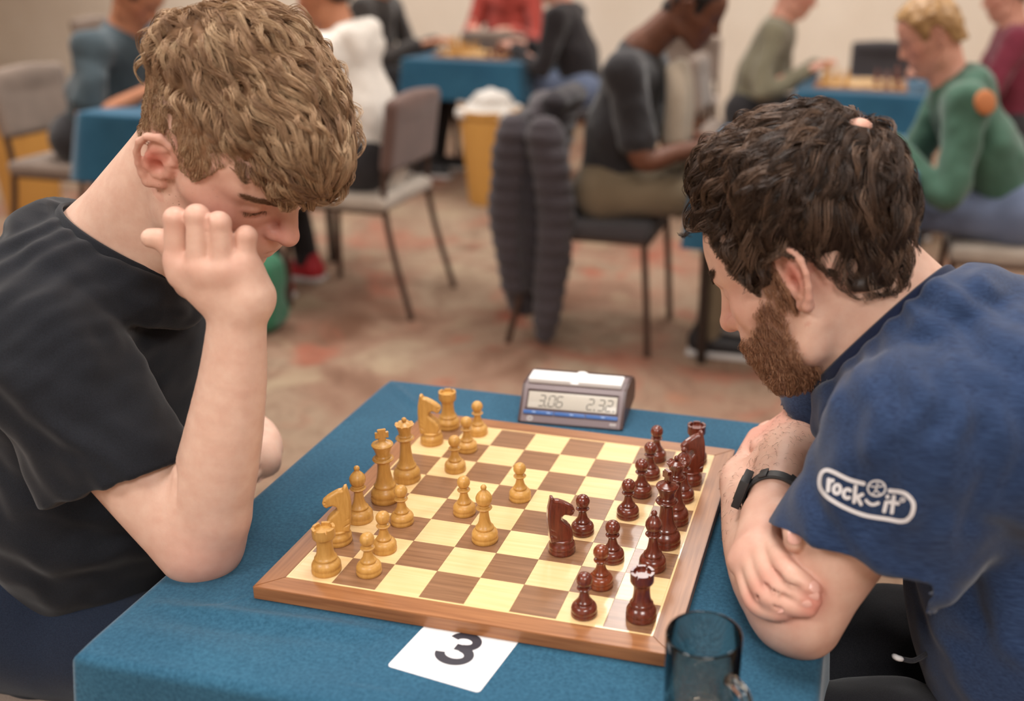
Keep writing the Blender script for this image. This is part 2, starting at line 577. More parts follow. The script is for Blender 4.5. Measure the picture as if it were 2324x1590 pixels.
def add_table(cx, cy, hx, hy, top, label_t, label_c, drop=0.42, seed=1, rz=0.0, ridge=None, group=None, legs=True, per=56):
    if legs:
        t = thing('playing_table', label_t, 'table', (cx, cy, 0), rz, 'tables in the hall')
        box('tabletop', (0, 0, top - 0.017), (2 * hx - 0.03, 2 * hy - 0.03, 0.026), M_TABLEWOOD, t, 0.004)
        for sx in (-1, 1):
            for sy in (-1, 1):
                v, f = tube_arrays([(sx * (hx - 0.05), sy * (hy - 0.05), 0.0), (sx * (hx - 0.05), sy * (hy - 0.05), top - 0.03)], 0.018, 10)
                mesh_from('leg', v, f, M_METAL, t, sharp=40)
    v, f = cloth_arrays(hx, hy, top, drop, seed, ridge, per=per, nt=100 if ridge is not None else 12)
    c = mesh_from('tablecloth', v, f, M_BLUE)
    c.location = (cx, cy, 0); c.rotation_euler = (0, 0, rz)
    return tag(c, label_c, 'tablecloth', 'blue tablecloths')

TCX, TCY = 0.2105, 0.2015
def main_ridge(x, y):
    X, Y = x + TCX, y + TCY
    def line(x0, y0, x1, y1, w, h):
        dx, dy = x1 - x0, y1 - y0; L = math.hypot(dx, dy)
        t = np.clip(((X - x0) * dx + (Y - y0) * dy) / L ** 2, 0, 1)
        d = np.hypot(X - x0 - t * dx, Y - y0 - t * dy)
        return h * np.exp(-(d / w) ** 2) * np.sin(np.clip(t, 0, 1) * math.pi) ** 0.5
    z = line(-0.13, -0.062, 0.15, -0.045, 0.010, 0.0042) + line(-0.145, -0.10, 0.06, -0.125, 0.02, 0.0030)
    z = z + line(-0.14, 0.545, -0.06, 0.47, 0.008, 0.003) + line(-0.12, 0.33, -0.10, 0.10, 0.02, 0.0012) + line(0.45, 0.02, 0.54, -0.12, 0.02, 0.0015)
    z = z + line(0.02, -0.145, 0.2, -0.12, 0.018, 0.0015) - line(-0.1, -0.085, 0.12, -0.068, 0.010, 0.0016) + 0.0010 * lattice_noise(np.c_[X, Y, 0 * X], 14, 3) * (np.hypot(X + 0.10, Y - 0.01) > 0.07)
    on = (X > -0.035) & (X < 0.432) & (Y > -0.035) & (Y < 0.57)
    card = (X > 0.13) & (X < 0.30) & (Y > -0.125) & (Y < 0.02)
    mug = np.hypot(X - 0.467, Y + 0.11) < 0.05
    return np.where(on | card | mug, 0.0, z)
add_table(TCX, TCY, 0.3605, 0.3585, TZ, 'square table under the blue cloth that carries the digital clock',
          'blue velour cloth under the chess board with a digital clock', drop=0.50, ridge=main_ridge, per=160)

# ------------------------------------------------------------------ chess board
def mat_wood(name, c1, c2, rough=0.27, coat=0.35, gx=4.0, gy=90.0):
    t = NT(name)
    oi = t.node('ShaderNodeObjectInfo')
    v = t.coords('Object', scale=(gx, gy, gy))
    n = t.node('ShaderNodeTexNoise', noise_dimensions='4D'); n.inputs['Scale'].default_value = 3.0; n.inputs['Detail'].default_value = 4
    t.link(v, n.inputs['Vector']); t.link(t.math('MULTIPLY', oi.outputs['Random'], 40.0), n.inputs['W'])
    c = t.ramp(n.outputs['Fac'], [(0.3, c1), (0.7, c2)])
    var = t.math('ADD', t.math('MULTIPLY', oi.outputs['Random'], 0.12), 0.94)
    cmb = t.node('ShaderNodeCombineColor'); [t.link(var, cmb.inputs[i]) for i in range(3)]
    t.set(Base_Color=t.mix(1.0, c, cmb.outputs[0], 'MULTIPLY'), Roughness=rough, Specular_IOR_Level=0.5, Coat_Weight=coat, Coat_Roughness=0.12)
    return t.m
M_SQD = mat_wood('walnut_veneer', srgb(126, 90, 64), srgb(152, 112, 82))
M_SQL = mat_wood('maple_veneer', srgb(230, 194, 138), srgb(240, 208, 156))
M_RAILX = mat_wood('walnut_frame', srgb(134, 84, 48), srgb(166, 112, 70), 0.38, 0.12)
M_RAILY = mat_wood('walnut_frame_cross', srgb(134, 84, 48), srgb(166, 112, 70), 0.38, 0.12, gx=90.0, gy=4.0)
BT = ZB - TZ - 0.001           # board thickness
board = thing('chess_board', 'wooden chess board with inlaid walnut and maple squares on the blue cloth', 'chess board', (0.2, 0.2, TZ + 0.001))
S = 0.05
bm = bmesh.new(); bm_box(bm, (0, 0, 0.0), (S - 0.0002, S - 0.0002, 0.004), None, 0.00012, 1)
sq0 = from_bm('square', bm, M_SQD, board); sq0d = sq0.data; sq0l = sq0.data.copy(); sq0l.materials.clear(); sq0l.materials.append(M_SQL)
col.objects.unlink(sq0); bpy.data.objects.remove(sq0)
for r in range(8):
    for f in range(8):
        o = bpy.data.objects.new('square', sq0l if (r + f) % 2 == 0 else sq0d)
        col.objects.link(o); o.parent = board
        o.location = ((r + 0.5) * S - 0.2, (f + 0.5) * S - 0.2, BT - 0.002)
IN, OUT, LW = 0.2, 0.2270, 0.0022
box('core', (0, 0, BT / 2 - 0.002), (2 * OUT - 0.004, 2 * OUT - 0.004, BT - 0.004), M_RAILX, board)
M_INLAY = plain('maple_inlay', srgb(240, 204, 146), 0.25, 0.5, Coat_Weight=0.5)
def rail(axis, sgn, i0, i1, name, mat, z0, z1):
    """mitred strip between inner offset i0 and outer i1"""
    q = [(-i0, i0), (i0, i0), (i1, i1), (-i1, i1)]
    P = []
    for z in (z0, z1):
        for a, b in q:
            P.append((a, b * sgn, z) if axis == 'x' else (b * sgn, a, z))
    bm = bmesh.new(); vs = [bm.verts.new(p) for p in P]
    for fc in ((0, 1, 2, 3), (4, 5, 6, 7), (0, 1, 5, 4), (1, 2, 6, 5), (2, 3, 7, 6), (3, 0, 4, 7)):
        bm.faces.new([vs[i] for i in fc])
    bmesh.ops.recalc_face_normals(bm, faces=bm.faces[:])
    if i1 > 0.21:
        bmesh.ops.bevel(bm, geom=bm.edges[:], offset=0.0006, segments=2, affect='EDGES')
    return from_bm(name, bm, mat, board)
for ax in 'xy':
    for sg in (-1, 1):
        rail(ax, sg, IN, IN + LW, 'inlay_strip', M_INLAY, BT - 0.004, BT)
        rail(ax, sg, IN + LW, OUT, 'frame_rail', M_RAILX if ax == 'x' else M_RAILY, 0.0, BT)

# ------------------------------------------------------------------ chess pieces
def mat_piece(name, c1, c2, rough, coat):
    t = NT(name)
    oi = t.node('ShaderNodeObjectInfo')
    v = t.coords('Object', scale=(160, 160, 22))
    n = t.noise(v, 1.6, 4, 0.6, 0.4)
    c = t.ramp(n, [(0.3, c1), (0.7, c2)])
    t.set(Base_Color=c, Roughness=rough, Coat_Weight=coat, Coat_Roughness=0.2, Specular_IOR_Level=0.5)
    return t.m
M_PW = mat_piece('boxwood', srgb(188, 138, 64), srgb(210, 160, 86), 0.42, 0.15)
M_PB = mat_piece('rosewood', srgb(84, 34, 22), srgb(118, 52, 34), 0.25, 0.5)
mm = 0.001
def prof(pts): return [(r * mm, z * mm) for r, z in pts]
def spin(name, pts, mat, parent, n=36):
    # smooth the profile a little
    v, f = lathe_arrays(prof(pts), n)
    return mesh_from(name, v, f, mat, parent, sharp=50)
def ball(c, r, z0=None, n=9):
    out = []
    for i in range(n + 1):
        a = -math.pi / 2 + math.pi * i / n
        out.append((max(0.0, r * math.cos(a)), c + r * math.sin(a)))
    out[-1] = (0.0, c + r)
    return [p for p in out if z0 is None or p[1] >= z0]

def base_prof(R, hb, ring, stem):
    """plinth, bell, ring: R radius, hb height of the bell"""
    return [(0, 0), (R * 0.95, 0), (R, hb * 0.08), (R, hb * 0.24), (R * 0.955, hb * 0.31), (R * 0.95, hb * 0.35), (R * 0.985, hb * 0.42), (R * 0.975, hb * 0.56), (R * 0.91, hb * 0.70),
            (R * 0.80, hb * 0.82), (ring * 0.93, hb * 0.91), (ring * 0.93, hb * 0.94), (ring, hb * 0.98), (ring, hb * 1.04), (ring * 0.92, hb * 1.10), (stem, hb * 1.17)]

def pawn(mat, name, rb):
    t = empty(name)
    spin('body', base_prof(13.8, 15.5, 8.6, 6.9) + [(5.6, 21.5), (4.7, 25.5), (4.4, 29), (5.0, 30), (7.4, 30.6), (7.9, 31.6), (7.2, 32.6), (4.6, 33.4), (4.2, 34.6), (0, 34.6)], mat, t)
    spin('head', ball(49.4 - rb, rb), mat, t, 28)
    return t
def rook(mat, name):
    t = empty(name)
    spin('body', base_prof(16, 17, 12.2, 10.4) + [(9.4, 23), (8.6, 29), (8.4, 35), (9.0, 39), (10.2, 41.2), (11.6, 42.0), (12.2, 43.2), (12.2, 47.0), (0, 47.0)], mat, t)
    V, F = [], []
    n = 72
    nz = [46.9, 54.2]
    for k in range(n):
        a = 2 * math.pi * k / n
        hi = 51.4 if (k % 12) in (0, 1) else 54.2
        for (r, z) in ((12.2, 46.9), (12.25, hi), (9.3, hi), (9.3, 50.6)):
            V.append((r * mm * math.cos(a), r * mm * math.sin(a), z * mm))
    for k in range(n):
        k2 = (k + 1) % n
        for j in range(3):
            F.append([k * 4 + j, k2 * 4 + j, k2 * 4 + j + 1, k * 4 + j + 1])
    c = len(V); V.append((0, 0, 50.6 * mm))
    for k in range(n): F.append([k * 4 + 3, ((k + 1) % n) * 4 + 3, c])
    mesh_from('turret', V, F, mat, t, sharp=30)
    return t
def bishop(mat, name):
    t = empty(name)
    spin('body', base_prof(15.4, 17, 10.6, 8.4) + [(6.6, 25), (5.4, 32), (5.0, 38), (5.6, 40.4), (8.6, 41.2), (9.3, 42.2), (8.6, 43.3), (6.6, 44), (7.0, 44.8), (6.2, 45.6), (5.0, 46.2), (0, 46.4)], mat, t)
    F = Field((-0.012, -0.012, 0.043), (0.012, 0.012, 0.068), 0.0005)
    F.ell((0, 0, 0.0535), (0.0092, 0.0092, 0.0096), 0.002)
    F.cone((0, 0, 0.056), (0, 0, 0.0655), 0.0074, 0.0022, 0.004)
    c, s_ = math.cos(0.75), math.sin(0.75)
    F.rbox((0.0075, 0, 0.0625), (0.0075, 0.02, 0.0008), 0.0003, 0.0003, 's', M=[(c, 0, -s_), (0, 1, 0), (s_, 0, c)])
    v, q = F.mesh(); mesh_from('mitre', v, q, mat, t, sharp=50)
    spin('finial', ball(68.0, 3.5), mat, t, 20)
    return t
def queen(mat, name):
    t = empty(name)
    spin('body', base_prof(17.2, 20, 12.4, 10.6) + [(8.6, 30), (7.2, 40), (6.6, 50), (6.9, 54), (8.2, 56.4), (11.0, 57.4), (11.8, 58.6), (11.0, 59.8), (8.6, 60.6), (8.8, 61.6), (8.0, 62.4), (7.4, 63.4), (0, 63.4)], mat, t)
    n, V, F = 72, [], []
    pr_ = [(7.4, 63.2), (7.6, 66.5), (8.6, 71), (10.8, 75.6), (12.0, 78.0), (10.9, 78.4), (8.8, 77.2), (6.5, 78.8), (3.2, 80.6), (0.01, 81)]
    for i, (r, z) in enumerate(pr_):
        for k in range(n):
            a = 2 * math.pi * k / n
            zz, rr = z, r
            if i in (4, 5):
                w = abs(math.sin(a * 4.5)); zz = z - 1.9 * (1 - w) ** 2; rr = r - 0.5 * (1 - w)
            V.append((rr * mm * math.cos(a), rr * mm * math.sin(a), zz * mm))
    for i in range(len(pr_) - 1):
        for k in range(n):
            F.append([i * n + k, i * n + (k + 1) % n, (i + 1) * n + (k + 1) % n, (i + 1) * n + k])
    mesh_from('coronet', V, F, mat, t, sharp=45)
    spin('finial', ball(83.6, 3.2), mat, t, 20)
    return t
def king(mat, name):
    t = empty(name)
    spin('body', base_prof(17.6, 20.5, 13.2, 11.0) + [(9.2, 31), (7.8, 40), (7.3, 49), (7.8, 52), (9.4, 53.6), (12.2, 54.6), (13.0, 56), (12.2, 57.4), (9.6, 58.2), (9.8, 59.2), (9.0, 60.2), (8.4, 61.2), (0, 61.2)], mat, t)
    spin('crown', [(0, 61), (8.4, 61), (8.8, 64), (10.2, 69), (12.4, 73.4), (13.1, 75.2), (12.4, 76.4), (9.0, 77.6), (5.0, 79.4), (3.0, 80.2), (0, 80.4)], mat, t)
    P = [(-3.0, 79.4), (3.0, 79.4), (5.0, 81.6), (3.6, 84.4), (8.0, 83.8), (8.0, 91.6), (4.0, 90.8), (5.2, 95), (-5.2, 95), (-4.0, 90.8), (-8.0, 91.6), (-8.0, 83.8), (-3.6, 84.4), (-5.0, 81.6)]
    bm = bmesh.new(); vs = [bm.verts.new((0.0024, x * mm, z * mm)) for x, z in P]
    fc = bm.faces.new(vs); r_ = bmesh.ops.extrude_face_region(bm, geom=[fc])
    bmesh.ops.translate(bm, vec=(-0.0048, 0, 0), verts=[v for v in r_['geom'] if isinstance(v, bmesh.types.BMVert)])
    bmesh.ops.recalc_face_normals(bm, faces=bm.faces[:])
    bmesh.ops.bevel(bm, geom=bm.edges[:], offset=0.0006, segments=2, affect='EDGES')
    from_bm('finial_cross', bm, mat, t)
    return t
KN = [(-14, 16), (-15.5, 26), (-16.5, 36), (-17, 46), (-16.5, 56), (-15, 64), (-13.5, 71.5), (-10.5, 71), (-8.5, 67.2), (-4, 66.4), (2, 63.4), (8, 59.8), (13, 55.6), (14.4, 51.4), (12.6, 47.2), (9.6, 45.6), (6.4, 47.4),
      (2.6, 48.4), (-1.2, 46.4), (-2.0, 43.0), (1.5, 39), (7, 34.5), (10.8, 29), (11.8, 23), (10, 16)]
def knight(mat, name):
    t = empty(name)
    spin('base', base_prof(15.6, 16.5, 13.0, 12.2)[:-2] + [(12.6, 17.6), (11, 18.2), (0, 18.4)], mat, t)
    Fd = Field((-0.021, -0.013, 0.014), (0.018, 0.013, 0.074), 0.0006)
    P = np.array(KN) * mm
    def fn(x, y, z):
        shp = np.broadcast(x, z).shape
        X = np.broadcast_to(x, (x.shape[0], 1, z.shape[2])); Z = np.broadcast_to(z, (x.shape[0], 1, z.shape[2]))
        d = np.full(X.shape, 1e9); ins = np.zeros(X.shape, bool)
        for i in range(len(P)):
            a, b = P[i], P[(i + 1) % len(P)]
            e = b - a; wx, wz = X - a[0], Z - a[1]
            tt = np.clip((wx * e[0] + wz * e[1]) / (e @ e), 0, 1)
            d = np.minimum(d, (wx - tt * e[0]) ** 2 + (wz - tt * e[1]) ** 2)
            c1 = (a[1] <= Z) & (b[1] > Z); c2 = (b[1] <= Z) & (a[1] > Z)
            cr = e[0] * wz - e[1] * wx
            ins ^= (c1 & (cr > 0)) | (c2 & (cr < 0))
        d2 = np.sqrt(d) * np.where(ins, -1, 1)
        half = 0.0098 - 0.0046 * np.clip((Z - 0.018) / 0.045, 0, 1)
        half = half - 0.0012 * np.clip((X - 0.004) / 0.008, 0, 1) * (Z > 0.045)
        dy = np.abs(y) - half
        o = np.sqrt(np.maximum(d2 + 0.003, 0) ** 2 + np.maximum(dy + 0.003, 0) ** 2)
        return o + np.minimum(np.maximum(d2 + 0.003, dy + 0.003), 0) - 0.003
    Fd.put(fn, (-0.019, -0.011, 0.014), (0.016, 0.011, 0.073), 0.001)
    for sy in (-1, 1):
        Fd.ell((-0.0035, sy * 0.0072, 0.0600), (0.0022, 0.0016, 0.0018), 0.0008, 's')          # eye hollow
        Fd.ell((0.0112, sy * 0.0050, 0.0528), (0.0012, 0.0015, 0.0012), 0.0005, 's')            # nostril
        Fd.cone((0.0135, sy * 0.0050, 0.0490), (0.0070, sy * 0.0064, 0.0515), 0.0008, 0.0006, 0.0004, 's')   # mouth
        for q in range(6):                                                                      # mane grooves
            z = 0.062 - q * 0.0066
            Fd.cone((-0.019, sy * 0.008, z), (-0.0085, sy * 0.0092, z - 0.006), 0.0011, 0.0005, 0.0006, 's')
        Fd.cone((0.002, sy * 0.0093, 0.046), (-0.004, sy * 0.0108, 0.034), 0.0010, 0.0007, 0.001, 's')
    v, q = Fd.mesh(); v = smooth_mesh(v, q, 1, 0.4)
    mesh_from('horse_head', v, q, mat, t, sharp=60)
    return t

def put(proto, r, f, rz, label, used):
    o = proto if proto.name not in used else copy_tree(proto)
    used.add(o.name)
    o.location = (r * S, f * S, ZB)
    o.rotation_euler = (0, 0, rz)
    tag(o, label, 'chess piece', proto['group'])
    return o
used = set()
kinds = {}
for side, mat, rb in (('boxwood', M_PW, 7.9), ('rosewood', M_PB, 8.5)):
    for kd, mk in (('pawn', pawn), ('rook', rook), ('knight', knight), ('bishop', bishop), ('queen', queen), ('king', king)):
        nm = side + '_' + kd
        p = mk(mat, nm, rb) if kd == 'pawn' else mk(mat, nm)
        p['group'] = ('pale' if side == 'boxwood' else 'dark') + ' chess pieces'
        kinds[side[0] + kd[0] if kd != 'knight' else side[0] + 'n'] = p
W = [('bp', 1.60, .57, 0, 'pale wooden pawn beside the pale corner rook, on the edge file by the number card'),
     ('bp', 1.53, 1.48, 0, 'pale wooden pawn standing before the pale knight that turns its nose off the board'),
     ('bp', 1.41, 2.68, 0, 'pale wooden pawn standing before the pale bishop of the home row'),
     ('bp', 2.66, 3.47, 0, 'pale wooden pawn one step out, beside the pale bishop in mid-board'),
     ('bp', 3.73, 4.47, 0, 'pale wooden pawn advanced alone to the centre of the board'),
     ('bp', 1.63, 5.44, 0, 'pale wooden pawn standing before and one file past the pale queen'),
     ('bp', 1.51, 6.58, 0, 'pale wooden pawn standing before the pale knight that looks across the board'),
     ('bp', 1.43, 7.60, 0, 'pale wooden pawn before the pale rook, on the file along the clock'),
     ('br', .68, .40, .2, 'pale wooden rook on the corner square towards the number card'),
     ('br', .48, 7.78, .3, 'pale wooden rook on the corner square towards the clock'),
     ('bn', .36, 1.54, math.pi + 0.40, 'pale wooden knight with its nose turned off the board, beside the pale rook'),
     ('bn', .42, 6.75, 0.2, 'pale wooden knight looking across the board, between pale queen and rook'),
     ('bb', .40, 2.54, 2.3, 'pale wooden bishop on the home row beside the pale king'),
     ('bb', 3.56, 2.46, -0.9, 'pale wooden bishop brought out to the middle of the board'),
     ('bq', .64, 4.65, 0, 'pale wooden queen with scalloped coronet and ball finial'),
     ('bk', .56, 3.57, -1.0, 'pale wooden king with a cross finial on the home row')]
B = [('rp', 6.56, 7.42, 0, 'dark wooden pawn before the dark rook, on the file along the clock'),
     ('rp', 6.60, 6.42, 0, 'dark wooden pawn before the dark knight on its home row'),
     ('rp', 6.58, 5.46, 0, 'dark wooden pawn before the dark bishop next to the dark queen'),
     ('rp', 6.50, 4.36, 0, 'dark wooden pawn before the dark queen'),
     ('rp', 5.64, 3.36, 0, 'dark wooden pawn one step out, standing right beside the advanced dark knight'),
     ('rp', 6.59, 2.43, 0, 'dark wooden pawn before the dark bishop next to the dark king'),
     ('rp', 6.59, 1.40, 0, 'redder brown wooden pawn between two dark pawns towards the number card'),
     ('rp', 6.52, .32, 0, 'dark wooden pawn on the edge file, beside the dark rook near the mug'),
     ('rr', 7.68, .52, .25, 'dark wooden rook on the corner square near the glass mug'),
     ('rr', 7.60, 7.55, .1, 'dark wooden rook on the far corner from the mug, behind a dark knight'),
     ('rn', 5.40, 2.48, 0.5, 'dark wooden knight developed in front of the dark pawns'),
     ('rn', 7.66, 6.42, math.pi + 0.5, 'dark wooden knight on its home row beside the dark rook'),
     ('rb', 7.53, 2.36, 1.2, 'dark wooden bishop on the home row beside the dark king'),
     ('rb', 7.62, 5.50, 0.6, 'dark wooden bishop between the dark queen and the home dark knight'),
     ('rq', 7.63, 4.43, 0, 'dark wooden queen with scalloped coronet'),
     ('rk', 7.62, 3.37, 0.75, 'dark wooden king with a cross finial')]
for kk, r, f, rz, lb in W + B:
    put(kinds[kk], r, f, rz, lb, used)
M_PB2 = mat_piece('rosewood_red', srgb(104, 44, 22), srgb(140, 66, 34), 0.28, 0.5)
for o in bpy.data.objects:                                   # one dark pawn is visibly redder
    if o.get('label', '').startswith('redder brown'):
        for ch in o.children:
            ch.data = ch.data.copy(); ch.data.materials.clear(); ch.data.materials.append(M_PB2)

# ------------------------------------------------------------------ digital chess clock
M_CK = plain('grey_plastic', srgb(124, 108, 110), 0.45)
M_CKD = plain('dark_brown_plastic', srgb(72, 48, 46), 0.4)
M_CKW = plain('white_plastic', srgb(244, 244, 244), 0.35)
M_LCD = plain('lcd_panel', srgb(200, 194, 182), 0.25)
M_SEG = plain('lcd_segment', srgb(50, 48, 44), 0.5)
M_KEY = plain('blue_key', srgb(62, 106, 172), 0.4)
M_LOGO = plain('pale_print', srgb(176, 168, 166), 0.5)
CW, CA = 0.156, math.radians(4.4)
_a = at_z(1172, 962, TZ)
clock = thing('chess_clock', 'grey digital chess clock showing 3.06 and 2.32 with a white rocker', 'clock', (_a[0], _a[1] + 0.004, TZ), CA)
PR = [(0, 0.003), (0.034, 0.0470), (0.040, 0.0495), (0.068, 0.0495), (0.090, 0.0475), (0.112, 0.040), (0.126, 0.026), (0.127, 0.010), (0.120, 0.0), (0.004, 0.0)]
def extrude_x(name, P, x0, x1, mat, parent, bev=0.0, sharp=35):
    bm = bmesh.new(); vs = [bm.verts.new((x0, y, z)) for y, z in P]
    fc = bm.faces.new(vs); r_ = bmesh.ops.extrude_face_region(bm, geom=[fc])
    bmesh.ops.translate(bm, vec=(x1 - x0, 0, 0), verts=[v for v in r_['geom'] if isinstance(v, bmesh.types.BMVert)])
    bmesh.ops.recalc_face_normals(bm, faces=bm.faces[:])
    if bev: bmesh.ops.bevel(bm, geom=bm.edges[:], offset=bev, segments=2, affect='EDGES')
    return from_bm(name, bm, mat, parent, sharp=sharp)
extrude_x('body', PR, 0.003, CW - 0.003, M_CK, clock, 0.0012)
for x0 in (0.0, CW - 0.005):
    extrude_x('side_panel', [(y + 0.0006 if y < 0.05 else y + 0.0012, z * 1.0) for y, z in PR], x0, x0 + 0.005, M_CKD, clock, 0.001)
extrude_x('back_shell', [(y + 0.0015, z + 0.0008) for y, z in PR[4:9]] + [(0.09, 0.0)], 0.004, CW - 0.004, M_CKD, clock, 0.0008)
ev = np.array([0, 0.034, 0.0440]); FL = np.linalg.norm(ev); ev = ev / FL; en = np.array([0, -ev[2], ev[1]])
def fp(u, v, d=0.0):
    return np.array([u * CW, 0, 0]) + np.array([0, 0, 0.003]) + ev * v * FL + en * d
FROT = Matrix(((1, 0, 0), (0, ev[1], en[1]), (0, ev[2], en[2])))
def face_box(name, u0, u1, v0, v1, d0, d1, mat, parent=clock, bev=0.0005):
    c = (fp((u0 + u1) / 2, (v0 + v1) / 2, (d0 + d1) / 2))
    return box(name, c, ((u1 - u0) * CW, (v1 - v0) * FL, d1 - d0), mat, parent, bev, FROT)
for (u0, u1, v0, v1) in ((0.055, 0.945, 0.885, 0.905), (0.055, 0.945, 0.375, 0.39), (0.055, 0.068, 0.375, 0.905), (0.932, 0.945, 0.375, 0.905)):
    face_box('bezel', u0, u1, v0, v1, 0.0, 0.0022, M_CK)
face_box('lcd_recess', 0.066, 0.934, 0.388, 0.888, -0.001, 0.0006, M_CKD)
lcd = face_box('lcd_screen', 0.075, 0.925, 0.395, 0.845, 0.0, 0.0010, M_LCD)
SEGS = {'0': 'abcdef', '2': 'abged', '3': 'abgcd', '6': 'afgcde'}
def digit(ch, u, w, v0, v1):
    """seven-segment figure built of thin flat bars, slanted"""
    h = (v1 - v0); g = 0.0012 / FL; th = 0.0013
    P = {}
    x0, x1 = u, u + w
    pts = dict(a=((x0, v1), (x1, v1)), d=((x0, v0), (x1, v0)), g=((x0, (v0 + v1) / 2), (x1, (v0 + v1) / 2)), f=((x0, (v0 + v1) / 2), (x0, v1)), b=((x1, (v0 + v1) / 2), (x1, v1)),
               e=((x0, v0), (x0, (v0 + v1) / 2)), c=((x1, v0), (x1, (v0 + v1) / 2)))
    arr = []
    for s_ in SEGS[ch]:
        (ua, va), (ub, vb) = pts[s_]
        sl = lambda uu, vv: uu + (vv - v0) * 0.045
        a = fp(sl(ua, va), va, 0.0012); b = fp(sl(ub, vb), vb, 0.0012)
        d = b - a; L = np.linalg.norm(d); d /= L
        a = a + d * 0.0006; b = b - d * 0.0006
        s2 = np.cross(en, d) * th / 2
        V = [a + s2 * 0.2, a + d * th / 2 + s2, b - d * th / 2 + s2, b + s2 * 0.2, b - s2 * 0.2, b - d * th / 2 - s2, a + d * th / 2 - s2, a - s2 * 0.2]
        V = [tuple(x) for x in V] + [tuple(x - en * 0.0004) for x in V]
        F_ = [list(range(8))[::-1], list(range(8, 16))] + [[i, (i + 1) % 8, 8 + (i + 1) % 8, 8 + i] for i in range(8)]
        arr.append((V, F_))
    V, F_ = join_arrays(arr)
    o = mesh_from('digit', V, F_, M_SEG, lcd, smooth=False); o['kind'] = 'stuff'
    return o
dv0, dv1 = 0.455, 0.745
lc = fp(0.5, 0.62, 0.0005)
for ch, u in zip('306', (0.175, 0.270, 0.346)): digit(ch, u, 0.055, dv0, dv1)
for ch, u in zip('232', (0.640, 0.742, 0.819)): digit(ch, u, 0.055, dv0, dv1)
for u in (0.243, 0.709, 0.892):
    face_box('decimal_point', u, u + 0.012, dv0 - 0.015, dv0 + 0.025, 0.0005, 0.0014, M_SEG, lcd, 0.0001)
for u0, u1 in ((0.045, 0.335), (0.342, 0.635), (0.642, 0.945)):
    face_box('key', u0, u1, 0.225, 0.325, 0.0, 0.0022, M_KEY, bev=0.0007)
M_KEYM = plain('key_mark', srgb(150, 176, 216), 0.5)
for u in (0.13, 0.27, 0.49, 0.79):
    face_box('key_mark', u, u + 0.035, 0.26, 0.295, 0.0018, 0.0024, M_KEYM, bev=0.0001)
v, f = lathe_arrays([(0.0022, 0), (0.0022, 0.0005), (0.0048, 0.0005), (0.0048, 0)], 28)
v = [tuple(fp(0.115, 0.11) + np.array([x * 1.0, 0, 0]) + ev * y * 0.85 + en * z) for x, y, z in v]
mesh_from('maker_mark', v, f, M_LOGO, clock, sharp=40)
face_box('maker_mark_bar', 0.108, 0.122, 0.085, 0.135, 0.0, 0.0005, M_LOGO, bev=0.0001)
face_box('maker_text', 0.075, 0.155, 0.025, 0.035, 0.0, 0.0004, M_LOGO, bev=0.0001)
face_box('rating_plate', 0.875, 0.935, 0.075, 0.145, 0.0, 0.0005, M_LOGO, bev=0.0001)
face_box('rating_text', 0.89, 0.93, 0.03, 0.04, 0.0, 0.0004, M_LOGO, bev=0.0001)
# white rocker, notched in the middle
Fd = Field((0.002, 0.030, 0.044), (CW, 0.078, 0.068), 0.0008)
rc = np.array([CW / 2, 0.053, 0.0535])
Fd.rbox(rc, (CW / 2 - 0.008, 0.0165, 0.0042), 0.002, 0.001)
Fd.rbox((CW / 2, 0.0365, 0.058), (0.006, 0.004, 0.004), 0.002, 0.002, 's')
Fd.ell((CW / 2 + 0.006, 0.066, 0.058), (0.008, 0.005, 0.003), 0.002)
v, q = Fd.mesh(); mesh_from('rocker', v, q, M_CKW, clock, sharp=60)

# ------------------------------------------------------------------ number card
M_PAPER = plain('white_card', srgb(246, 246, 248), 0.6, 0.3)
M_INK = plain('dark_ink', srgb(46, 44, 54), 0.6)
KA = math.radians(-8.0)
card = thing('number_card', 'white card printed with the number 3, tucked under the chess board', 'card', (0.2145, -0.048, TZ + 0.0001), KA)
cwid, chei, cr = 0.0505, 0.052, 0.004
P = []
for cx_, cy_, a0 in ((cwid - cr, chei - cr, 0), (-cwid + cr, chei - cr, 90), (-cwid + cr, -chei + cr, 180), (cwid - cr, -chei + cr, 270)):
    for k in range(7):
        a = math.radians(a0 + 15 * k); P.append((cx_ + cr * math.cos(a), cy_ + cr * math.sin(a)))
V = [(x, y, 0) for x, y in P] + [(x, y, 0.0005) for x, y in P]; n = len(P)
mesh_from('sheet', V, [list(range(n))[::-1], list(range(n, 2 * n))] + [[i, (i + 1) % n, n + (i + 1) % n, n + i] for i in range(n)], M_PAPER, card, smooth=False)
def ribbon(path, w, z, closed=False):
    P = np.asarray(path, float); T = np.gradient(P, axis=0)
    if closed: T = np.roll(P, -1, 0) - np.roll(P, 1, 0)
    T /= np.linalg.norm(T, axis=1)[:, None] + 1e-12
    N = np.c_[-T[:, 1], T[:, 0]]
    W_ = np.full(len(P), w) if np.isscalar(w) else np.asarray(w)
    A = P + N * W_[:, None] / 2; B_ = P - N * W_[:, None] / 2
    V = [(x, y, z) for x, y in A] + [(x, y, z) for x, y in B_]; n = len(P)
    F_ = [[i, i + n, i + 1 + n, i + 1] for i in range(n - 1)]
    if closed: F_.append([n - 1, 2 * n - 1, n, 0])
    return V, F_
up_ = [(0.0 + 0.60 * math.cos(math.radians(a)), 0.46 + 0.40 * math.sin(math.radians(a))) for a in np.linspace(172, -84, 34)]
lo_ = [(0.0 + 0.72 * math.cos(math.radians(a)), -0.44 + 0.46 * math.sin(math.radians(a))) for a in np.linspace(82, -176, 40)]
sc3 = 0.0212
pth = [(x * sc3, y * sc3 * 1.12) for x, y in up_ + [(-0.02, 0.055), (-0.02, 0.03)][:0] + lo_]
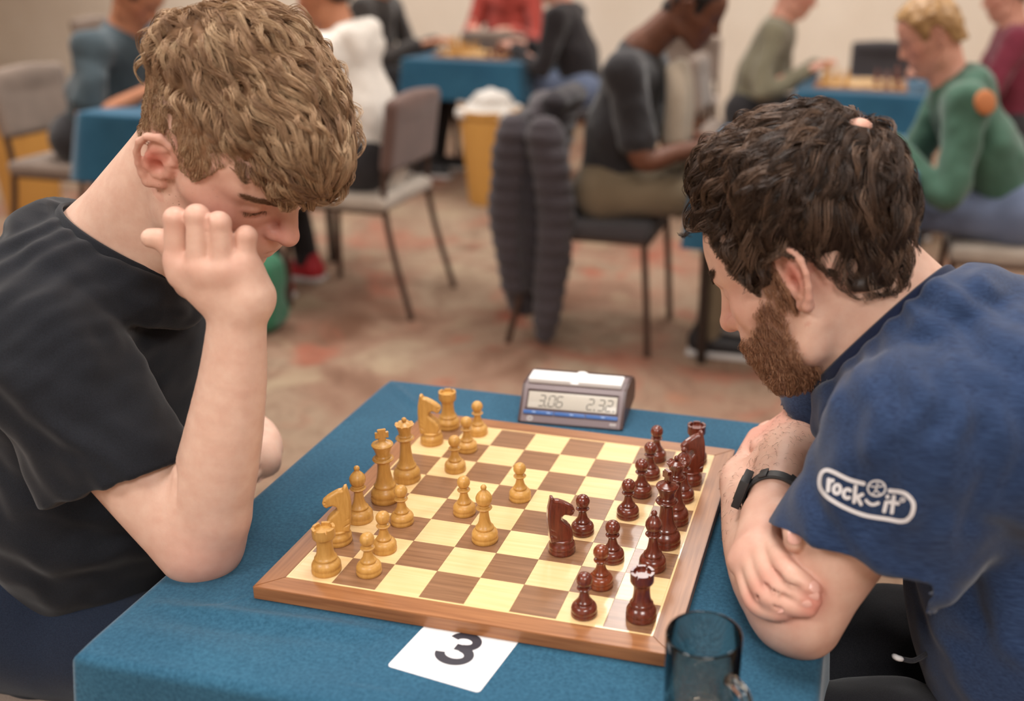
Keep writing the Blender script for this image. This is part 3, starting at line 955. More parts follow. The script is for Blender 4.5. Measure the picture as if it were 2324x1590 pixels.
arrs = [ribbon([(x * sc3, y * sc3 * 1.12) for x, y in up_], 0.0098, 0.0007), ribbon([(x * sc3, y * sc3 * 1.12) for x, y in lo_], 0.0102, 0.00075),
        ribbon([(-0.24 * sc3, 0.035 * sc3), (0.16 * sc3, 0.035 * sc3)], 0.0094, 0.0008)]
V, F_ = join_arrays(arrs)
V = [(x + 0.001, y - 0.0015, z) for x, y, z in V]
o = mesh_from('printed_three', V, F_, M_INK, card, smooth=False); o['kind'] = 'stuff'

# ------------------------------------------------------------------ glass mug
tg = NT('smoked_glass')
tg.set(Base_Color=(0.72, 0.68, 0.62, 1), Roughness=0.02, IOR=1.45, Transmission_Weight=1.0, Specular_IOR_Level=0.5)
M_GLASS = tg.m
mug = thing('glass_mug', 'empty smoked glass mug with a handle at the corner of the blue table', 'mug', (0.468, -0.112, TZ + 0.0004), math.radians(-38))
R_, H_ = 0.0335, 0.110
v, f = lathe_arrays([(0, 0.0), (0.028, 0.0), (0.0315, 0.002), (0.0325, 0.008), (0.0329, 0.05), (R_, H_ - 0.002), (R_ - 0.0006, H_ - 0.0004), (R_ - 0.0014, H_), (R_ - 0.0019, H_ - 0.0006), (R_ - 0.0021, H_ - 0.003),
                     (0.0310, 0.05), (0.0300, 0.016), (0.026, 0.0125), (0.014, 0.0105), (0, 0.010)], 64)
mesh_from('vessel', v, f, M_GLASS, mug, sharp=60)
hp = catmull([(0.0318, 0, 0.083), (0.040, 0, 0.0835), (0.052, 0, 0.078), (0.0575, 0, 0.062), (0.054, 0, 0.043), (0.045, 0, 0.030), (0.0318, 0, 0.026)], 7)
v, f = tube_arrays(hp, [0.0062] + [0.0052] * (len(hp) - 2) + [0.0062], 14)
mesh_from('handle', v, f, M_GLASS, mug, sharp=60)
# ------------------------------------------------------------------ people: shared builders
def rot_head(yaw, pitch, roll):
    y, p, r = map(math.radians, (yaw, pitch, roll))
    Rz = np.array([[math.cos(y), -math.sin(y), 0], [math.sin(y), math.cos(y), 0], [0, 0, 1]])
    Ry = np.array([[math.cos(p), 0, math.sin(p)], [0, 1, 0], [-math.sin(p), 0, math.cos(p)]])
    Rx = np.array([[1, 0, 0], [0, math.cos(r), -math.sin(r)], [0, math.sin(r), math.cos(r)]])
    return Rz @ Ry @ Rx

class Head:
    """skull frame: origin between the ear canals, f forward, l to the left, u up (metres)"""
    def __init__(self, pos, ang, s):
        self.p = np.array(pos, float); self.A = rot_head(*ang); self.s = s
    def __call__(self, f, l, u):
        return self.p + self.A @ (self.s * np.array([f, l, u], float))
    def local(self, P):
        return ((np.asarray(P) - self.p) @ self.A) / self.s
    def ell(self, F, c, r, k=0.01, op='u'):
        F.ell(self(*c), np.array(r) * self.s, k, op, self.A.T)
    def cone(self, F, a, b, ra, rb, k=0.01, op='u', flat=None):
        fl = None if flat is None else (self.A @ np.array(flat[0], float), flat[1])
        F.cone(self(*a), self(*b), ra * self.s, rb * self.s, k, op, fl)
    def skull(self, F, grow=0.0):
        self.ell(F, (0.003, 0, 0.048), (0.091 + grow, 0.074 + grow, 0.082 + grow), 0.02)
        self.ell(F, (-0.026, 0, 0.028), (0.062 + grow, 0.065 + grow, 0.064 + grow), 0.03)
        self.ell(F, (0.040, 0, 0.058), (0.056 + grow, 0.061 + grow, 0.058 + grow), 0.03)
    def build(self, F, ear_out=0.020, beard=0.0):
        self.skull(F)
        self.ell(F, (0.040, 0, -0.012), (0.056, 0.060, 0.066), 0.03)
        self.ell(F, (0.058, 0, -0.045), (0.038, 0.044, 0.042), 0.025)
        for s_ in (-1, 1):
            self.cone(F, (0.004, s_ * 0.053, -0.045), (0.020, s_ * 0.050, -0.066), 0.017, 0.016, 0.02)
            self.cone(F, (0.018, s_ * 0.049, -0.064), (0.076, s_ * 0.014, -0.088), 0.015, 0.015, 0.02)
            self.cone(F, (0.030, s_ * 0.058, -0.002), (0.066, s_ * 0.044, -0.004), 0.013, 0.017, 0.02)
            self.cone(F, (0.070, s_ * 0.046, 0.040), (0.090, s_ * 0.014, 0.040), 0.010, 0.011, 0.015)
            self.ell(F, (0.098, s_ * 0.034, 0.019), (0.016, 0.017, 0.012), 0.012, 's')
            self.ell(F, (0.076, s_ * 0.032, 0.020), (0.0150, 0.0150, 0.0130), 0.004)
            self.cone(F, (0.0905, s_ * 0.020, 0.0155), (0.081, s_ * 0.046, 0.0165), 0.0018, 0.0016, 0.003)
        self.ell(F, (0.082, 0, -0.084), (0.019, 0.022, 0.017), 0.015)
        self.ell(F, (0.088, 0, -0.042), (0.020, 0.029, 0.028), 0.018)
        self.cone(F, (0.095, 0, 0.034), (0.1150, 0, -0.005), 0.0080, 0.0100, 0.010)
        self.ell(F, (0.1150, 0, -0.0090), (0.0125, 0.0115, 0.0110), 0.006)
        for s_ in (-1, 1):
            self.ell(F, (0.1025, s_ * 0.0115, -0.0115), (0.0115, 0.0078, 0.0085), 0.005)
            self.ell(F, (0.1075, s_ * 0.0072, -0.0200), (0.0055, 0.0038, 0.0040), 0.002, 's')
            self.cone(F, (0.1035, s_ * 0.001, -0.0385), (0.0945, s_ * 0.020, -0.0415), 0.0052, 0.0030, 0.004)
            self.cone(F, (0.1020, s_ * 0.001, -0.0500), (0.0940, s_ * 0.018, -0.0470), 0.0062, 0.0032, 0.004)
            self.cone(F, (0.1085, s_ * 0.001, -0.0437), (0.0950, s_ * 0.023, -0.0440), 0.0012, 0.0008, 0.002, 's')
        for s_ in (-1, 1):
            self.ear(F, s_, ear_out)
    def ear(self, F, s_, out):
        def e(f, u, o=0.0):           # o: outward lift; the ear opens away from the skull towards its back edge
            b = 0.0705 - 0.02 * max(0.0, -f - 0.005)
            return (f, s_ * (b + out * min(1.0, max(0.0, (0.008 - f) / 0.034)) + o), u)
        # bowl plate
        for a, b_, ra, rb in (((-0.004, 0.004), (-0.012, 0.020), 0.011, 0.010), ((-0.004, -0.004), (-0.008, -0.016), 0.009, 0.007), ((-0.012, 0.010), (-0.014, -0.004), 0.010, 0.009)):
            self.cone(F, e(*a, -0.003), e(*b_, -0.003), ra, rb, 0.004, flat=((0.45 * 1, s_ * 0.9, 0), 0.40))
        hel = [(0.000, 0.006), (0.006, 0.014), (0.006, 0.024), (-0.002, 0.033), (-0.013, 0.035), (-0.022, 0.029), (-0.027, 0.017), (-0.026, 0.003), (-0.021, -0.010), (-0.015, -0.020), (-0.008, -0.027)]
        rad = [0.0028, 0.0036, 0.0042, 0.0044, 0.0044, 0.0042, 0.0040, 0.0036, 0.0036, 0.0042, 0.0056]
        for i in range(len(hel) - 1):
            self.cone(F, e(*hel[i], 0.001), e(*hel[i + 1], 0.001), rad[i], rad[i + 1], 0.0025)
        self.cone(F, e(-0.008, -0.027, -0.001), e(0.001, -0.024, -0.002), 0.0060, 0.0050, 0.004)
        ant = [(-0.006, 0.024), (-0.014, 0.016), (-0.0165, 0.004), (-0.013, -0.009), (-0.006, -0.014), (0.000, -0.013)]
        for i in range(len(ant) - 1):
            self.cone(F, e(*ant[i], -0.001), e(*ant[i + 1], -0.001), 0.0036, 0.0034, 0.0025)
        self.cone(F, e(0.004, 0.004, 0.0), e(0.005, -0.006, 0.0), 0.0042, 0.0040, 0.003)          # tragus
        self.ell(F, e(-0.005, -0.001, 0.004), (0.0055, 0.010, 0.0085), 0.003, 's')                  # canal hollow
        self.cone(F, e(-0.019, 0.024, 0.004), e(-0.0215, 0.004, 0.004), 0.0028, 0.0022, 0.002, 's')

def mat_skin(name, base, red, light, sss=0.12):
    t = NT(name)
    v = t.coords('Object')
    n1 = t.noise(v, 60, 4, 0.6)
    c = t.ramp(n1, [(0.3, base), (0.7, light)])
    c = t.mix(t.attr('red'), c, red)
    sp = t.ramp(t.noise(v, 260, 2, 0.5), [(0.68, (0, 0, 0, 1)), (0.74, (1, 1, 1, 1))])
    c = t.mix(t.math('MULTIPLY', t.math('MULTIPLY', sp, t.attr('freckle')), 0.8), c, srgb(132, 84, 66))
    c = t.mix(t.attr('shadow_hair'), c, srgb(110, 74, 54))
    t.set(Base_Color=c, Roughness=0.48, Specular_IOR_Level=0.35, Subsurface_Weight=sss, Subsurface_Radius=(1.0, 0.35, 0.2), Subsurface_Scale=0.006)
    t.bump(t.noise(v, 420, 3), 0.12, 0.0006)
    return t.m

def gauss(P, c, r):
    return np.exp(-((np.asarray(P) - np.asarray(c)) ** 2).sum(1) / r ** 2)

def field_sample(F, P):
    """distance and gradient of a field at points (trilinear)"""
    q = (P - F.lo) / F.h
    q = np.clip(q, 0, np.array(F.n) - 1.001)
    i = q.astype(int); f = q - i
    d = F.d
    def g(a, b, c): return d[i[:, 0] + a, i[:, 1] + b, i[:, 2] + c].astype(float)
    c000, c100, c010, c110, c001, c101, c011, c111 = g(0,0,0), g(1,0,0), g(0,1,0), g(1,1,0), g(0,0,1), g(1,0,1), g(0,1,1), g(1,1,1)
    x, y, z = f.T
    lx = lambda a, b: a + (b - a) * x
    v00, v10, v01, v11 = lx(c000, c100), lx(c010, c110), lx(c001, c101), lx(c011, c111)
    v0 = v00 + (v10 - v00) * y; v1 = v01 + (v11 - v01) * y
    val = v0 + (v1 - v0) * z
    gx = ((c100 - c000) * (1 - y) + (c110 - c010) * y) * (1 - z) + ((c101 - c001) * (1 - y) + (c111 - c011) * y) * z
    gy = (v10 - v00) * (1 - z) + (v11 - v01) * z
    gz = v1 - v0
    G = np.c_[gx, gy, gz]; G /= np.linalg.norm(G, axis=1)[:, None] + 1e-9
    return val, G

def unit(v): return v / (np.linalg.norm(v, axis=-1, keepdims=True) + 1e-12)

def grow_hair(F, roots, flow, length, seg, wave, freq, lift, per, spread, clump, rad, seed, tip_up=0.0, jitter=0.15):
    """locks of hair laid over the surface of a field.
    roots Nx3 guide roots; flow(P)->direction; length N; wave, freq: sideways curl; lift: height over the surface"""
    r_ = np.random.default_rng(seed)
    N = len(roots)
    G = np.repeat(np.arange(N), per)
    ph = 6.0 * lattice_noise(roots, 15, seed) + r_.random(N) * 1.0
    wv = wave * (0.5 + r_.random(N)); fr = freq * (0.7 + 0.6 * r_.random(N))
    ln = length * (0.75 + 0.5 * r_.random(N))
    lf = lift * (0.4 + 1.2 * r_.random(N))
    def trace(P, ph, wv, fr, ln, lf):
        out = [P]
        step = ln / seg
        for k in range(1, seg + 1):
            s_ = k / seg
            d, n = field_sample(F, P)
            dr = flow(P)
            dr = dr - n * (dr * n).sum(1)[:, None]
            dr = unit(dr)
            b = np.cross(n, dr)
            dr = unit(dr + b * (wv * np.cos(ph + fr * s_ * 6.28))[:, None] + n * tip_up)
            P = P + dr * step[:, None]
            d, n = field_sample(F, P)
            tgt = lf * math.sin(math.pi * min(1.0, s_ * 0.95)) ** 0.7 + 0.0005
            P = P + n * np.clip(tgt - d, -0.02, 0.02)[:, None]
            out.append(P)
        return np.stack(out, 1)
    guide = trace(roots, ph, wv, fr, ln, lf)
    n_ = len(G)
    d, n = field_sample(F, roots)
    jit = r_.normal(size=(n_, 3)) * spread
    jit = jit - n[G] * (jit * n[G]).sum(1)[:, None]
    d0, nn = field_sample(F, roots[G] + jit)
    R0 = roots[G] + jit - nn * np.clip(d0, -0.01, 0.01)[:, None]
    st = trace(R0, ph[G] + r_.normal(size=n_) * jitter, wv[G], fr[G], ln[G] * (0.8 + 0.3 * r_.random(n_)), lf[G] * (0.5 + 0.9 * r_.random(n_)))
    s_ = np.linspace(0, 1, seg + 1)[None, :, None]
    off = (R0 - roots[G])[:, None, :]
    target = guide[G] + off * 0.45
    w = clump * np.clip(s_ * 1.6, 0, 1)
    P = st * (1 - w) + target * w
    # three-sided tubes
    T = unit(np.gradient(P, axis=1))
    up = np.array([0.3, 0.5, 0.81])
    A = unit(np.cross(T, up)); B_ = np.cross(T, A)
    taper = (1 - 0.75 * np.linspace(0, 1, seg + 1) ** 1.5)[None, :, None] * rad * (0.7 + 0.6 * r_.random(n_))[:, None, None]
    V = np.stack([P + taper * (math.cos(a) * A + math.sin(a) * B_) for a in (0, 2.094, 4.189)], 2)      # n, seg+1, 3, 3
    base = (np.arange(n_) * (seg + 1) * 3)[:, None, None]
    kk = np.arange(seg)[None, :, None]; j = np.arange(3)[None, None, :]; j2 = (j + 1) % 3
    Q = np.stack([base + kk * 3 + j, base + kk * 3 + j2, base + (kk + 1) * 3 + j2, base + (kk + 1) * 3 + j], -1).reshape(-1, 4)
    rnd = np.repeat(0.75 * r_.random(N)[G] + 0.25 * r_.random(n_), (seg + 1) * 3)
    return V.reshape(-1, 3), Q.astype(np.int32), rnd

def merge_hair(name, parts, mat, parent, off):
    V = np.vstack([p[0] for p in parts]); o = 0; Q = []
    for p in parts:
        Q.append(p[1] + o); o += len(p[0])
    ob = mesh_from(name, V, np.vstack(Q), mat, parent, off=off, kind='stuff')
    set_attr(ob, 'rnd', np.concatenate([p[2] for p in parts]))
    return ob

def mat_hair(name, dark, mid, light, rough=0.45, spec=0.3):
    t = NT(name)
    r = t.attr('rnd')
    v = t.coords('Object')
    n = t.math('ADD', t.math('MULTIPLY', r, 0.7), t.math('MULTIPLY', t.noise(v, 90, 3), 0.3))
    c = t.ramp(n, [(0.1, dark), (0.5, mid), (0.9, light)])
    t.set(Base_Color=c, Roughness=rough, Specular_IOR_Level=spec)
    return t.m

def on_surface(F, px, py, out):
    """first point of a field met along a line of sight, moved back towards the eye by out"""
    d = ray(px, py); L = np.linalg.norm(d); d = d / L
    t = 0.6
    for _ in range(400):
        p = CAM_C + d * t
        v, _g = field_sample(F, p[None, :])
        if v[0] <= 0.0004: break
        t += max(0.0008, v[0] * 0.7)
    return CAM_C + d * (t - out)

def collar_ring(Fs, pts, out, parent, off, mat, rad):
    """collar band: the plane through three seen points, wrapped round the neck surface"""
    a, b, c = pts
    n = unit(np.cross(b - a, c - a)); n = n if n[2] > 0 else -n
    cen = lerp(a, c, 0.5); cen = cen - n * ((cen - a) @ n)
    e1 = unit(c - a); e2 = np.cross(n, e1)
    ring = []
    for t in np.linspace(0, 2 * math.pi, 64, endpoint=False):
        d = e1 * math.cos(t) + e2 * math.sin(t); r = 0.02
        for _ in range(200):
            v, _g = field_sample(Fs, (cen + d * r)[None, :])
            if v[0] > out: break
            r += 0.001
        ring.append(min(r, 0.105))
    ring = np.array(ring)
    for _ in range(6): ring = (np.roll(ring, 1) + 2 * ring + np.roll(ring, -1)) / 4
    ts = np.linspace(0, 2 * math.pi, 64, endpoint=False)
    P = [cen + (e1 * math.cos(t) + e2 * math.sin(t)) * r for t, r in zip(ts, ring)]
    V, F_ = [], []
    for i, p in enumerate(P):                                   # flat rib: rounded rectangle section
        d = unit(p - cen)
        for (o, u) in ((-0.001, -0.011), (0.0035, -0.011), (0.0048, -0.004), (0.0042, 0.005), (0.0015, 0.0075), (-0.001, 0.006)):
            V.append(p + d * (o - 0.25 * u * 0 + (0.004 if u < -0.01 else 0)) + n * u * rad)
    k = 6; m = len(P)
    for i in range(m):
        for j in range(k):
            F_.append([i * k + j, i * k + (j + 1) % k, ((i + 1) % m) * k + (j + 1) % k, ((i + 1) % m) * k + j])
    mesh_from('collar', V, F_, mat, parent, off=off)
    return cen, n, np.array(P)
def neck_cut(F, cen, n, ring, R=0.12):
    for i in range(0, 64, 2):                                   # yoke of cloth running up to the collar band
        a, b = ring[i], ring[(i + 2) % 64]; o = unit(a - cen)
        F.cone(a - n * 0.012 - o * 0.006, b - n * 0.012 - o * 0.006, 0.0115, 0.0115, 0.012)
        F.cone(a - n * 0.012 - o * 0.006, a - n * 0.035 + o * 0.018, 0.0115, 0.016, 0.02)
    def fn(x, y, z):
        px, py, pz = x - cen[0], y - cen[1], z - cen[2]
        return np.maximum(-(px * n[0] + py * n[1] + pz * n[2]), np.sqrt(px * px + py * py + pz * pz) - R)
    F.put(fn, cen - R, cen + R, 0.003, 's')

def skin_object(F, name, mat, parent, off, smooth=1):
    V, Q = F.mesh(); V = smooth_mesh(V, Q, smooth, 0.5)
    o = mesh_from(name, V, Q, mat, parent, off=off)
    return o, V, Q

def wrinkle(V, N, waves, noise=None):
    """waves: (centre, radius, direction across the folds, wavelength, depth, seed)"""
    D = np.zeros(len(V))
    for c, r, d, wl, dep, sd in waves:
        d = np.array(d, float); d /= np.linalg.norm(d)
        u = (V - np.array(c)) @ d
        u = u + 0.35 * wl * lattice_noise(V, 14, sd) + 0.2 * wl * lattice_noise(V, 32, sd + 1)
        w = np.exp(-((V - np.array(c)) ** 2).sum(1) / r ** 2)
        s_ = np.sin(2 * math.pi * u / wl)
        D += dep * w * s_
    if noise:
        for fr, a, sd in noise:
            D += a * lattice_noise(V, fr, sd)
    return V + N * D[:, None]
# ------------------------------------------------------------------ player in the black t-shirt
HL = Head((-0.128, 0.155, 1.174), (-14, 41, 5), 1.02)
LROOT = np.array([-0.50, 0.20, 0.0])
left = thing('person', 'blond player in a black t-shirt resting his cheek on his fist', 'person', LROOT)
M_SKL = mat_skin('fair_skin', srgb(220, 178, 158), srgb(204, 122, 106), srgb(230, 194, 174))

L_sh = at_y(95, 800, 0.035)          # right shoulder joint
L_el = at_y(452, 1232, 0.022)        # right elbow
L_wr = at_y(540, 690, 0.038)         # right wrist
L_nb = at_y(262, 578, 0.185)          # base of the neck
L_sf = np.array([L_sh[0] - 0.075, 0.370, L_sh[2]])     # far shoulder
L_ef = np.array([-0.375, 0.390, 0.745])
L_wf = np.array([-0.232, 0.310, 0.738])

F = Field((-0.47, -0.075, 0.715), (0.10, 0.50, 1.36), 0.0022)
HL.build(F)
# neck
F.cone(HL(-0.018, 0, -0.005), L_nb, 0.054, 0.058, 0.03)
F.cone(HL(-0.042, 0, -0.005), L_nb + np.array([-0.018, 0, 0.0]), 0.042, 0.054, 0.03)
F.cone(HL(0.015, 0, -0.05), L_nb + np.array([0.035, -0.005, -0.015]), 0.038, 0.048, 0.03)
F.cone(L_nb, (L_sh + L_sf) / 2 + np.array([-0.02, 0, 0.02]), 0.062, 0.085, 0.03)
for s_ in (L_sh, L_sf):
    F.cone((L_sh + L_sf) / 2 + np.array([-0.02, 0, 0.01]), s_, 0.07, 0.055, 0.03)
# near arm
def lerp(a, b, t): return np.asarray(a) * (1 - t) + np.asarray(b) * t
F.chain([L_sh, lerp(L_sh, L_el, 0.45), lerp(L_sh, L_el, 0.8), L_el], [0.052, 0.051, 0.048, 0.045], 0.02)
side = np.array([0.35, 0.9, 0])
F.chain([at_y(462, 1225, 0.022), at_y(480, 1120, 0.024), at_y(505, 1000, 0.026), at_y(528, 860, 0.032), at_y(537, 750, 0.037), at_y(542, 690, 0.040)],
        [0.042, 0.0475, 0.0440, 0.0375, 0.0325, 0.0310], 0.02, flat=(side, 0.86))
F.cone(at_y(468, 1262, 0.020), at_y(500, 1180, 0.020), 0.020, 0.026, 0.02)            # point of the elbow
F.cone(at_y(418, 1230, 0.020), at_y(452, 1260, 0.020), 0.022, 0.025, 0.02)
_cr = [on_surface(F, 397, y_, 0.0) for y_ in (1040, 1075, 1110, 1145)]
F.chain(_cr, [0.0034, 0.0036, 0.0030, 0.0012], 0.003, 's')
# fist: wrist, back of the hand, four folded fingers, thumb
dh = 1.078
def hp_(x, y, d): return at_d(x, y, d)
wr = hp_(545, 700, 1.083)
mcp = [hp_(402, 588, 1.062), hp_(452, 606, 1.054), hp_(506, 606, 1.054), hp_(556, 592, 1.062)]
pip = [hp_(399, 496, 1.052), hp_(447, 490, 1.044), hp_(497, 506, 1.044), hp_(559, 535, 1.056)]
dip = [hp_(402, 505, 1.088), hp_(448, 500, 1.086), hp_(497, 517, 1.086), hp_(552, 545, 1.088)]
tip = [hp_(404, 545, 1.100), hp_(449, 548, 1.100), hp_(497, 556, 1.100), hp_(546, 572, 1.100)]
fr = [0.0116, 0.0117, 0.0114, 0.0102]
wa, wb = hp_(560, 690, 1.078), hp_(525, 700, 1.088)
for i in range(4):
    F.cone(lerp(wa, wb, 1 - i / 3), mcp[i], 0.021, 0.0135, 0.012)
for i in range(3):
    F.cone(lerp(mcp[i], wr, 0.12), lerp(mcp[i + 1], wr, 0.12), 0.0125, 0.0125, 0.010)
F.cone(hp_(420, 622, 1.070), hp_(480, 660, 1.078), 0.017, 0.022, 0.012)                   # thumb side of the palm
F.cone(hp_(560, 630, 1.075), hp_(575, 670, 1.078), 0.019, 0.022, 0.012)
for i in range(4):
    F.cone(mcp[i], pip[i], fr[i] * 1.06, fr[i] * 1.0, 0.003)
    F.ell(pip[i], (fr[i] * 0.99,) * 3, 0.003)
    F.cone(pip[i], dip[i], fr[i] * 0.95, fr[i] * 0.9, 0.003)
    F.cone(dip[i], tip[i], fr[i] * 0.9, fr[i] * 0.8, 0.003)
for p_, q_ in ((0, 1), (1, 2), (2, 3)):                                                     # clefts between the fingers
    a = lerp(mcp[p_], mcp[q_], 0.5); b = lerp(pip[p_], pip[q_], 0.5); vw = unit(CAM_C - a)
    F.cone(lerp(a, b, 0.30) + vw * 0.0105, lerp(a, b, 0.97) + vw * 0.0085, 0.0008, 0.0016, 0.003, 's')
th = [hp_(435, 640, 1.085), hp_(400, 575, 1.082), hp_(368, 545, 1.074), hp_(343, 540, 1.072)]
F.chain(th, [0.018, 0.0135, 0.0115, 0.0102], 0.006)
# far arm on the lap edge, seen past the near forearm
F.chain([L_sf, L_ef, L_wf, L_wf + np.array([0.03, -0.05, -0.006])], [0.052, 0.044, 0.030, 0.034], 0.02)
for q in range(4):
    F.chain([L_wf + np.array([0.025, -0.04 + 0.004 * q, 0.006 - 0.014 * q]), L_wf + np.array([0.045, -0.085 + 0.004 * q, 0.004 - 0.015 * q]), L_wf + np.array([0.030, -0.115 + 0.004 * q, -0.006 - 0.015 * q])], [0.011, 0.009, 0.0075], 0.004)
bodyL, V, Q = skin_object(F, 'body', M_SKL, left, LROOT)
bodyL_F = F; bodyL_V = V
lo = HL.local(V)
nearside = (lo[:, 1] < 0)
ear = ((np.abs(lo[:, 1]) > 0.070) & (np.abs(lo[:, 0] + 0.011) < 0.025) & (np.abs(lo[:, 2]) < 0.045)).astype(float)
inner = ear * np.clip(1 - np.hypot((lo[:, 0] + 0.010) / 0.014, (lo[:, 2] - 0.006) / 0.022), 0, 1)
red = 0.25 * ear + 0.9 * inner + 0.55 * gauss(lo, (0.075, -0.04, -0.01), 0.035) + 0.75 * gauss(lo, (0.112, 0, -0.008), 0.022) + 0.5 * gauss(lo, (0.09, 0, -0.045), 0.02)
red += sum(0.35 * gauss(V, p_, 0.012) for p_ in pip) + 0.45 * gauss(V, at_y(468, 1275, 0.0), 0.05) + sum(0.3 * gauss(V, p_, 0.016) for p_ in mcp)
red += 0.25 * gauss(lo, (0.05, -0.06, 0.01), 0.06)
frk = np.clip(gauss(lo, (0.02, -0.06, -0.035), 0.03) * 1.4 + 0.5 * gauss(lo, (0.06, -0.055, -0.01), 0.04), 0, 1)
brow = np.zeros(len(V))
set_attr(bodyL, 'red', np.clip(red, 0, 1)); set_attr(bodyL, 'freckle', frk); set_attr(bodyL, 'shadow_hair', brow)

# t-shirt
M_TEE = fabric('black_cotton', srgb(20, 22, 27), srgb(30, 33, 40), 900, 0.95, 0.15)
F = Field((-0.72, -0.10, 0.42), (-0.02, 0.54, 1.16), 0.0035)
mid = (L_sh + L_sf) / 2
yv = np.array([0, 1.0, 0])
F.cone((-0.42, 0.20, 0.48), (-0.385, 0.20, 0.70), 0.130, 0.125, 0.03, flat=(yv, 1.3))
F.cone((-0.385, 0.20, 0.70), (mid[0] - 0.025, 0.20, 0.90), 0.125, 0.118, 0.04, flat=(yv, 1.35))
F.cone(mid + np.array([-0.03, -0.10, 0.0]), mid + np.array([-0.03, 0.10, 0.0]), 0.105, 0.105, 0.05)
N_sh = at_y(214, 552, 0.19)
F.cone(mid + np.array([-0.035, 0, 0.02]), N_sh, 0.09, 0.060, 0.05)
for s_ in (L_sh, L_sf):
    F.cone(mid + np.array([-0.03, 0, 0.015]), s_, 0.085, 0.068, 0.04)
    F.cone(N_sh, s_ + np.array([-0.005, 0, 0.01]), 0.055, 0.055, 0.04)
hemv = unit(L_el - L_sh)
h_n = lerp(L_sh, L_el, 0.62)
F.chain([L_sh, lerp(L_sh, L_el, 0.35), lerp(L_sh, L_el, 0.72)], [0.068, 0.066, 0.066], 0.03)
F.cone(lerp(L_sh, L_el, 0.15), at_y(190, 1125, 0.0), 0.060, 0.046, 0.04)      # loose underside of the sleeve
h_f = lerp(L_sf, L_ef, 0.62)
F.chain([L_sf, h_f], [0.066, 0.064], 0.03)
# cut the near sleeve at the hem and hollow its mouth
P1, P2, P3 = at_y(90, 1155, -0.02), at_y(410, 1050, -0.01), at_y(280, 1070, 0.10)
hn = unit(np.cross(P2 - P1, P3 - P1))
if hn @ hemv < 0: hn = -hn
hc = lerp(P1, P2, 0.5)
# only the sleeve is cut: everything beyond the hem within reach of the arm axis
def cut(x, y, z):
    pl = -((x - hc[0]) * hn[0] + (y - hc[1]) * hn[1] + (z - hc[2]) * hn[2])
    ba = L_el - L_sh; L2 = ba @ ba
    t = np.clip(((x - L_sh[0]) * ba[0] + (y - L_sh[1]) * ba[1] + (z - L_sh[2]) * ba[2]) / L2, 0, 1.2)
    rr = np.sqrt((x - L_sh[0] - t * ba[0]) ** 2 + (y - L_sh[1] - t * ba[1]) ** 2 + (z - L_sh[2] - t * ba[2]) ** 2)
    return np.maximum(pl, rr - 0.115)
F.put(cut, hc - 0.16, hc + 0.16, 0.002, 's')
ax0 = L_sh + hemv * ((hc - L_sh) @ hemv)
F.cone(ax0 - hemv * 0.035, ax0 + hemv * 0.05, 0.052, 0.060, 0.004, 's')
# neck opening
colL = collar_ring(bodyL_F, (at_y(158, 462, 0.20), at_y(245, 566, 0.128), at_y(352, 606, 0.165)), 0.003, left, LROOT, M_TEE, 1.0)
neck_cut(F, *colL)
V, Q = F.mesh(); V = smooth_mesh(V, Q, 2, 0.5); N = vnormals(V, Q)
fold = [(at_y(60, 640, 0.10), 0.13, unit(at_y(150, 720, 0.1) - at_y(40, 560, 0.1)), 0.026, 0.0028, 3),
        (at_y(300, 760, 0.05), 0.16, unit(at_y(420, 650, 0.05) - at_y(200, 830, 0.05)), 0.042, 0.0034, 9),
        (at_y(380, 980, 0.0), 0.09, unit(at_y(440, 900, 0) - at_y(330, 1050, 0)), 0.030, 0.0030, 13),
        (at_y(150, 960, -0.02), 0.13, unit(at_y(230, 860, 0) - at_y(100, 1060, 0)), 0.06, 0.0026, 21),
        (at_y(150, 1290, 0.05), 0.16, unit(at_y(200, 1200, 0.05) - at_y(120, 1380, 0.05)), 0.055, 0.0040, 25)]
V = smooth_mesh(wrinkle(V, N, fold, [(16, 0.0035, 5), (34, 0.0012, 6)]), Q, 1, 0.5)
mesh_from('t_shirt', V, Q, M_TEE, left, off=LROOT)
# jeans
M_JEAN = fabric('navy_denim', srgb(24, 32, 48), srgb(34, 44, 62), 700, 0.95, 0.1)
F = Field((-0.75, -0.08, 0.0), (0.10, 0.50, 0.66), 0.006)
F.cone((-0.46, 0.12, 0.57), (-0.46, 0.28, 0.57), 0.120, 0.120, 0.04)
for y in (0.10, 0.30):
    F.cone((-0.45, y, 0.535), (-0.02, y - 0.02, 0.52), 0.085, 0.066, 0.03)
    F.cone((-0.02, y - 0.02, 0.52), (-0.06, y - 0.02, 0.10), 0.064, 0.052, 0.03)
V, Q = F.mesh(); V = smooth_mesh(V, Q, 2); N = vnormals(V, Q)
mesh_from('jeans', V + N * (0.004 * lattice_noise(V, 18, 3))[:, None], Q, M_JEAN, left, off=LROOT)
M_SHOE = plain('dark_shoe', srgb(40, 38, 40), 0.6)
for y in (0.08, 0.28):
    F = Field((-0.16, y - 0.06, -0.005), (0.16, y + 0.06, 0.14), 0.005)
    F.cone((-0.08, y, 0.045), (0.09, y, 0.038), 0.042, 0.036, 0.02)
    F.cone((-0.06, y, 0.06), (-0.06, y, 0.11), 0.045, 0.045, 0.02)
    V, Q = F.mesh(); mesh_from('shoe', V, Q, M_SHOE, left, off=LROOT)

